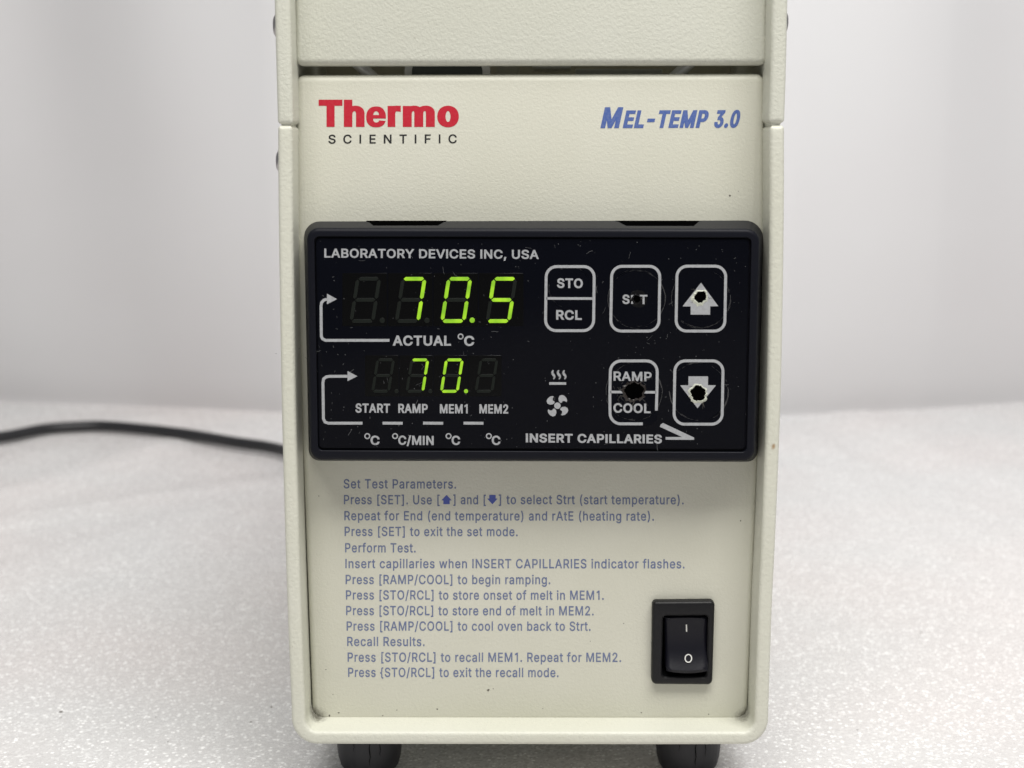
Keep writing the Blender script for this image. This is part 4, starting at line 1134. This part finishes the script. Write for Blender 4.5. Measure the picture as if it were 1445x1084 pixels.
def crease_arcs(par, cx, cy, r, n, seed, w_=0.7):
    rnd = random.Random(seed)
    polys = []
    for _ in range(n):
        a0 = rnd.uniform(0, 360); span = rnd.uniform(25, 80); rr = r * rnd.uniform(.97, 1.02)
        pts = circle_px(cx + rnd.uniform(-1, 1), cy + rnd.uniform(-1, 1), rr, n=12, a0=a0, a1=a0 + span)
        pts = [(x + rnd.uniform(-.35, .35), y + rnd.uniform(-.35, .35)) for x, y in pts]
        polys += stroke_px(pts, w_ * rnd.uniform(.5, 1.2))
    return sub(flat('crease', polys, DP + .00002, M['crease'], None, dz=0.0), par)


def key(x0, x1, y0, y1, sk, r, gap=None, label=None):
    pad = 1.0
    # the key itself: a slightly raised cushion in the film
    cxk, cyk = (x0 + x1) / 2, (y0 + y1) / 2
    outl = rounded([(x0 + sk, y0), (x1 + sk, y0), (x1 - sk, y1), (x0 - sk, y1)], r, 8)
    cush = [(x, y) for x, y in outl]
    k = plate('membrane_key', cush, DP + 0.00002, 0.00012, 0.00004, M['face'], None, 1)
    adopt(k)
    if label:
        k['label'] = label
    ctr = rounded([(x0 + sk + 2.1, y0 + 2.1), (x1 + sk - 2.1, y0 + 2.1), (x1 - sk - 2.1, y1 - 2.1), (x0 - sk + 2.1, y1 - 2.1)], r - 2.1, 8)
    if gap is None:
        polys = stroke_px(ctr, 4.0, True)
    else:
        n = len(ctr)
        polys = stroke_px(gap, 4.0)
    o = flat('key_outline', polys, DP + .00005, M['white_print'], None)
    sub(o, k)
    return k


KD = 0.00005
k1 = key(768.2, 840.2, 374.2, 468.8, .6, 17)
sub(flat('key_divider', stroke_px([(771, 421.2), (837.5, 421.4)], 3.6), DP + KD, M['white_print'], None), k1)
ftext('STO', 786, 822.4, 406.4, 406.8, 13.6, .62, .95, par=k1, dd=KD)
ftext('RCL', 784.8, 821, 451.2, 451.6, 13.6, .62, .95, par=k1, dd=KD)
crease_arcs(k1, 804, 407, 29, 4, 11, .6)
k2 = key(860.4, 932.6, 373.8, 469.4, .8, 17, label='membrane key with a dented dark centre')
ftext('S', 878.2, 888.4, 429.0, 429.1, 13.2, .6, .95, par=k2, dd=KD)
ftext('T', 902.6, 913.6, 429.3, 429.4, 13.2, .5, .95, par=k2, dd=KD)
sub(flat('worn_letter', [[(890.5, 416.4), (898.5, 416.2), (898, 418.6), (893.2, 419.0), (893.0, 421.4), (890.4, 421.6)], [(890.6, 425.4), (893, 425.2), (893.4, 428.8), (890.8, 429.0)]], DP + KD, M['white_print'], None), k2)
crease_arcs(k2, 898, 421.5, 41, 9, 5)
k3 = key(952.6, 1025.6, 373.6, 469.4, .8, 17, label='membrane key with a hole torn through its up arrow')
crease_arcs(k3, 989, 421.5, 42, 9, 6)
k4 = key(857.6, 929.2, 507.2, 600.4, .6, 17, label='membrane key with a round hole burnt through its middle',
         gap=[(907, 598.2), (877, 598.2)] + arc_px(876, 583, 15.2, 90, 180, 7) + [(860.6, 560), (860.9, 540)] + arc_px(876.4, 524.6, 15.2, 180, 270, 7) + arc_px(912.2, 524.6, 15.2, 270, 360, 7) + [(927.2, 545), (926.2, 579.5)])
ftext('RAMP', 865.8, 919.6, 537.4, 538.2, 13.2, .5, .9, par=k4, dd=KD)
ftext('COOL', 865.6, 918, 582.4, 583.2, 13.4, .6, .9, par=k4, dd=KD)
sub(flat('key_divider', stroke_px([(861, 553.2), (881, 553.4)], 3.6) + stroke_px([(909, 553.6), (926, 553.7)], 3.6), DP + KD, M['white_print'], None), k4)
crease_arcs(k4, 894, 553, 40, 10, 7)
k5 = key(949.6, 1021.8, 507.2, 600.8, .8, 17, label='membrane key with a hole torn through its down arrow')
crease_arcs(k5, 986, 553, 41, 9, 8)


def torn(par, cx, cy, rh, rr, arrow, seed, rim_mat, ry=None, cracks=3, cl=12):
    """arrow print with a ragged hole through it: sunk opening, curled rim, cracks running out of it"""
    if arrow:
        sub(flat('arrow_print', arrow, DP + .00005, M['white_print'], None), par)
    rnd = random.Random(seed)
    n = 36
    ang = [2 * math.pi * (k + rnd.uniform(-.3, .3)) / n for k in range(n)]
    lob = [1 + .07 * math.sin(2 * t + seed) + .05 * math.sin(5 * t + seed * 2) for t in ang]
    def loop(rb, amp, rnd_):
        return [(cx + (rb * l + amp * rnd_.uniform(-1, 1)) * math.cos(t), cy + ((ry or rh) / rh) ** .5 * (rb * l + amp * rnd_.uniform(-1, 1)) * math.sin(t)) for t, l in zip(ang, lob)]
    b = loop(rh, rh * .10, random.Random(seed + 1))
    mid = [((x - cx) * (1 + f) + cx, (y - cy) * (1 + f) + cy) for (x, y), f in zip(b, [.05 + rnd.random() ** 2 * .10 for _ in b])]
    a = [((x - cx) * (1 + f) + cx, (y - cy) * (1 + f) + cy) for (x, y), f in zip(mid, [(rr / rh - 1) * (.6 + .25 * rnd.random()) * (1 + .45 * math.sin(t_ - 0.6)) for t_ in ang])]
    A = [P(x, y, DP + .00006) for x, y in a]
    B = [P(x, y, DP + .00010 + .00022 * rnd.random()) for x, y in mid]
    C_ = [P(x, y, DP + .00008 + .0001 * rnd.random()) for x, y in b]
    vs = A + B + C_
    fs = [(k * n + i, k * n + (i + 1) % n, (k + 1) * n + (i + 1) % n, (k + 1) * n + i) for k in range(2) for i in range(n)]
    sub(_mo('torn_rim', vs, fs, rim_mat, None), par)
    hb = [((x - cx) * 1.03 + cx, (y - cy) * 1.03 + cy) for x, y in b]
    sub(flat('hole', [hb], DP + .00007, M['hole'], None), par)
    polys = []
    for _ in range(cracks):
        t = rnd.uniform(0, 6.283)
        r0 = rh * 1.1; ln_ = rnd.uniform(.3, 1) * cl
        pts = [(cx + r0 * math.cos(t), cy + r0 * math.sin(t))]
        for k in range(4):
            t += rnd.uniform(-.16, .16); r0 += ln_ / 4
            pts.append((cx + r0 * math.cos(t), cy + r0 * math.sin(t)))
        w0 = rnd.uniform(.35, .9)
        for k in range(4):
            polys += stroke_px(pts[k:k + 2], w0 * (1 - k / 5))
    sub(flat('crack', polys, DP + .00005 + .00002, M['crackle'], None), par)


torn(k3, 988.6, 419.0, 8.2, 11.5, [[(989.2, 399.0), (1013.6, 432.2), (1002.2, 432.4), (1002.0, 444.2), (974.6, 444.0), (974.6, 432.6), (963.2, 432.4)]], 3, M['cream'])
torn(k5, 985.4, 555.0, 11.2, 14.0, [[(971.6, 531.2), (999.2, 531.2), (999.0, 543.6), (1010.4, 543.8), (984.2, 576.2), (959.8, 543.8), (971.4, 543.7)]], 5, M['cream'], ry=9.4)
torn(k4, 894.8, 551.8, 12.6, 15.6, None, 8, M['crater'], cracks=5, cl=20)
for _x, _y, _r, _n, _s in ((893, 541, 28, 5, 31), (893, 584, 24, 4, 32), (894, 552, 19, 5, 33), (880, 560, 9, 3, 34), (908, 540, 11, 3, 35)):
    crease_arcs(k4, _x, _y, _r, _n, _s, .8)
torn(k2, 898.6, 422.0, 4.8, 7.4, None, 12, M['dimple'], cracks=3, cl=9)
crease_arcs(k2, 900, 421, 12, 4, 36, .8)
sub(flat('dent', [ragged(901, 422, 12.5, .8, 26, 41)], DP + .00003, M['dimple'], None), k2)

# scratches, lint and dust lying in the film
rnd = random.Random(21)
polys = []
for _ in range(170):
    x, y = rnd.uniform(449, 1050), rnd.uniform(340, 630)
    if _ % 2:
        kx, ky = rnd.choice([(896, 421), (989, 421), (804, 415), (894, 553), (986, 553), (470, 470), (620, 500)])
        x = min(1048, kx + rnd.gauss(0, 34)); y = min(626, max(342, ky + rnd.gauss(0, 34)))
    a = rnd.uniform(0, 6.28); ln_ = rnd.choice([1.5, 2, 2, 3, 3, 5, 7, 10])
    pts = [(x, y)]
    for _k in range(4):
        a += rnd.uniform(-.35, .35)
        x += math.cos(a) * ln_ / 4; y += math.sin(a) * ln_ / 4
        pts.append((x, y))
    polys += stroke_px(pts, rnd.uniform(.18, .55))
o = sub(flat('scratch_marks', polys, DP + .00001, M['dust'], None), face)
o['kind'] = 'stuff'
polys = []
for _ in range(260):
    x, y = rnd.uniform(438, 1068), rnd.uniform(326, 646)
    inside = 447 < x < 1054 and 339 < y < 632
    if not inside:
        continue
    polys.append(circle_px(x, y, rnd.uniform(.25, .7), n=6))
o = sub(flat('dust_specks', polys, DP + .000015, M['dust'], None), face)
o['kind'] = 'stuff'

# ---------------------------------------------------------------- print on the cream panel
PD = 0.00004


def ptext(name, *a, mat_='blue2', **k):
    s, x0, x1, y0, y1, cap, wt, cond = a
    o = text(name, s, x0, x1, y0, y1, cap, PD, M[mat_], None, wt, cond, **k)
    return sub(o, panel)


for ch, xa, xb in (('T', 449.6, 483.2), ('h', 485.2, 514.4), ('r', 547.0, 565.6), ('m', 568.4, 613.6), ('o', 617.0, 647.4)):
    ptext('logo_lettering', ch, xa, xb, 179.2, 179.2, 38.4, {'o': 3.3, 'm': 3.0, 'r': 3.3}.get(ch, 3.15), {'T': .95, 'h': .86, 'm': .80}.get(ch, .84), mat_='red', vwt={'T': 2.4, 'o': 1.9, 'm': 1.9}.get(ch, 2.0))
ptext('logo_lettering', '\u025b', 516.8, 544.6, 165.0, 165.0, 14.7, 0, 1.0, mat_='red')
ptext('logo_lettering', 'SCIENTIFIC', 463.4, 644.6, 202.8, 202.3, 12.6, .3, .85, mat_='ink', track=7.2)
ptext('model_lettering', 'M', 847.2, 873.2, 181.0, 180.9, 29.6, 1.55, .66, mat_='blue', slant=.22, vwt=1.5)
ptext('model_lettering', 'EL-TEMP', 878.6, 996.2, 180.9, 180.5, 25.0, 1.55, .72, mat_='blue', slant=.22, vwt=1.3)
ptext('model_lettering', '3.0', 1006.4, 1041.2, 180.6, 180.3, 25.0, 1.55, .70, mat_='blue', slant=.22, vwt=1.3)

LINES = [("Set Test Parameters.", 484.9, 643.6, 689.4, 0.3),
         (None, 0, 0, 0, 0),
         ("Repeat for End (end temperature) and rAtE (heating rate).", 485.9, 922.9, 734.4, .6),
         ("Press [SET] to exit the set mode.", 486.3, 730.5, 756.5, .4),
         ("Perform Test.", 487, 586.6, 779.6, .2),
         ("Insert capillaries when INSERT CAPILLARIES indicator flashes.", 487.3, 966, 801.9, .4),
         ("Press [RAMP/COOL] to begin ramping.", 487.7, 776.6, 824.4, .2),
         ("Press [STO/RCL] to store onset of melt in MEM1.", 488.1, 852, 846.2, .4),
         ("Press [STO/RCL] to store end of melt in MEM2.", 488.4, 837.8, 868.2, .4),
         ("Press [RAMP/COOL] to cool oven back to Strt.", 489.1, 833.5, 890.1, .2),
         ("Recall Results.", 489.9, 599.2, 911.8, .2),
         ("Press [STO/RCL] to recall MEM1. Repeat for MEM2.", 490.5, 876.5, 934.0, .3),
         ("Press {STO/RCL] to exit the recall mode.", 491.2, 788.2, 955.4, .3)]
for s, x0, x1, y, dy in LINES:
    if s:
        ptext('instruction_lettering', s, x0, x1, y, y + dy, 13.1, .26, .80, track=.6)
for s, x0, x1 in (("Press [SET]. Use [", 485.3, 620.4), ("] and [", 639.6, 685.6), ("] to select Strt (start temperature).", 703.8, 964.8)):
    ptext('instruction_lettering', s, x0, x1, 711.7, 712.0, 13.1, .26, .80, track=.6)
sub(flat('arrow_symbol', [[(630.2, 698.6), (637.4, 706.2), (634.6, 706.4), (634.6, 711.6), (625.6, 711.6), (625.6, 706.4), (622.8, 706.2)]], PD, M['blue3'], None), panel)
sub(flat('arrow_symbol', [[(690.4, 698.6), (699.4, 698.6), (699.4, 703.6), (702.2, 703.8), (694.8, 711.8), (687.6, 703.8), (690.4, 703.6)]], PD, M['blue3'], None), panel)

# small marks on the paint
rnd = random.Random(8)
polys = []
for (x, y, r_) in ((689, 974, 1.6), (696, 972, .8), (617, 1001, 1), (540, 1010, .9), (905, 1006, .8), 
                   (1045, 735, .8), (560, 1002, .7), (478, 1006, 1.1), (465, 1010, 1.3), (460, 945, .8), (1000, 1008, .9),
                   (1030, 276, 1.2), (1042, 270, .5), (975, 180, .7), (450, 700, .6), (470, 980, .7), (880, 880, .6), (833, 905, .5), (766, 1000, .6)):
    polys.append(ragged(x, y, r_, r_ * .5, 8, int(x)))
o = sub(flat('dirt_specks', polys, PD * .6, M['grime'], None), panel)
o['kind'] = 'stuff'

# ---------------------------------------------------------------- power switch
sw = rounded([(921.0, 849.6), (1009.2, 848.8), (1005.6, 967.2), (919.6, 966.6)], [6, 6, 7, 7], 6)
DS = 0.0020
lp = [P(x, y, DS) for x, y in sw]
so = [(p.x, p.z) for p in lp]
wi = rounded([(935.6, 869.6), (999.8, 869.0), (997.4, 955.6), (934.0, 955.4)], 5, 6)
wi3 = [(P(x, y, DS).x, P(x, y, DS).z) for x, y in wi]
rings = [[(x, 0.004, z) for x, z in wi3], [(x, -DS + .0003, z) for x, z in wi3], [(x, -DS, z) for x, z in inset2(wi3, -.0003)]]
for k in range(4):
    a = math.pi / 2 * (1 - k / 3)
    rings.append([(x, -DS + .0007 * (1 - math.sin(a)), z) for x, z in inset2(so, .0007 * (1 - math.cos(a)))])
rings.append([(x, 0.0003, z) for x, z in so])
swz = loft('switch_frame', rings, M['switch'], dev, cap0=False, cap1=False)
cut = _mo('cutter', [Vector((x, y, z)) for y in (-.002, .0078) for x, z in inset2(wi3, -.0002)], [tuple(range(len(wi3))), tuple(range(len(wi3), 2 * len(wi3)))] + [(i, (i + 1) % len(wi3), len(wi3) + (i + 1) % len(wi3), len(wi3) + i) for i in range(len(wi3))], M['hole'])
md = panel.modifiers.new('c', 'BOOLEAN'); md.object = cut; md.operation = 'DIFFERENCE'; md.solver = 'EXACT'
apply_mods(panel)
bpy.data.objects.remove(cut)
_well = plate('switch_well', wi, -0.0035, 0.0005, 0.00005, M['hole'], None, 1)
adopt(_well)


def rocker():
    """rocker pressed at the top: side profile is a shallow V bulging out at the bottom, cut with curved ends"""
    nx, ny = 14, 22
    verts, faces = [], []
    top, bot = 871.0, 946.8
    def W(u, v, inset=0.0):
        # u -1..1 across, v 0..1 downwards
        xl_ = 937.4 + (941.0 - 937.4) * 0 ; xr_ = 998.2
        xl_ = 937.4 + 3.0 * (v ** 1.5) ; xr_ = 998.2 + 1.2 * v - 0.6 * (1 - v)
        xx = (xl_ + xr_) / 2 + (xr_ - xl_) / 2 * u
        yy = top + (bot - top) * v
        yy += -2.4 * (1 - u * u) * (1 - v) + 3.4 * (1 - u * u) * v
        return xx, yy
    def D(v):
        # depth in front of the panel
        return DS - .0004 - .0010 * math.sin(math.pi * v) + .0020 * v * v
    rows = []
    e_ = .0006
    for j in range(ny + 1):
        v = j / ny
        row = []
        for i in range(nx + 1):
            u = -1 + 2 * i / nx
            x, y = W(u, v)
            d = D(v)
            edge = min(1 - abs(u), min(v, 1 - v) * 1.6)
            d -= e_ * max(0, 1 - edge / .09) ** 2
            row.append(P(x, y, d))
        rows.append(row)
    for row in rows:
        verts += row
    W1 = nx + 1
    for j in range(ny):
        for i in range(nx):
            a = j * W1 + i
            faces.append((a, a + 1, a + W1 + 1, a + W1))
    # skirt going back
    loop = [(0, i) for i in range(nx + 1)] + [(j, nx) for j in range(1, ny + 1)] + [(ny, i) for i in range(nx - 1, -1, -1)] + [(j, 0) for j in range(ny - 1, 0, -1)]
    idx = [j * W1 + i for j, i in loop]
    b = len(verts)
    for q_ in idx:
        v_ = verts[q_]
        verts.append(Vector((v_.x, 0.0030, v_.z)))
    n = len(idx)
    for i in range(n):
        faces.append((idx[i], idx[(i + 1) % n], b + (i + 1) % n, b + i))
    faces.append(tuple(b + i for i in range(n)))
    o = mesh_obj('rocker', verts, faces, M['rocker'], dev, smooth=50)
    def R(x, y):
        v = (y - top) / (bot - top)
        return P(x, y, D(v) + .00004)
    def mark(name, polys):
        vs, fs = [], []
        for poly in polys:
            b_ = len(vs)
            vs += [R(x, y) for x, y in poly]
            fs.append(tuple(range(b_, b_ + len(poly))))
        sub(_mo(name, vs, fs, M['switch_print'], None), o)
    mark('on_mark', stroke_px([(968.6, 881.4), (968.7, 884.8), (968.8, 888.2), (968.9, 891.6)], 1.7))
    mark('off_mark', stroke_px(circle_px(971.4, 929.2, 4.6, 5.5, n=24), 1.5, True))


rocker()
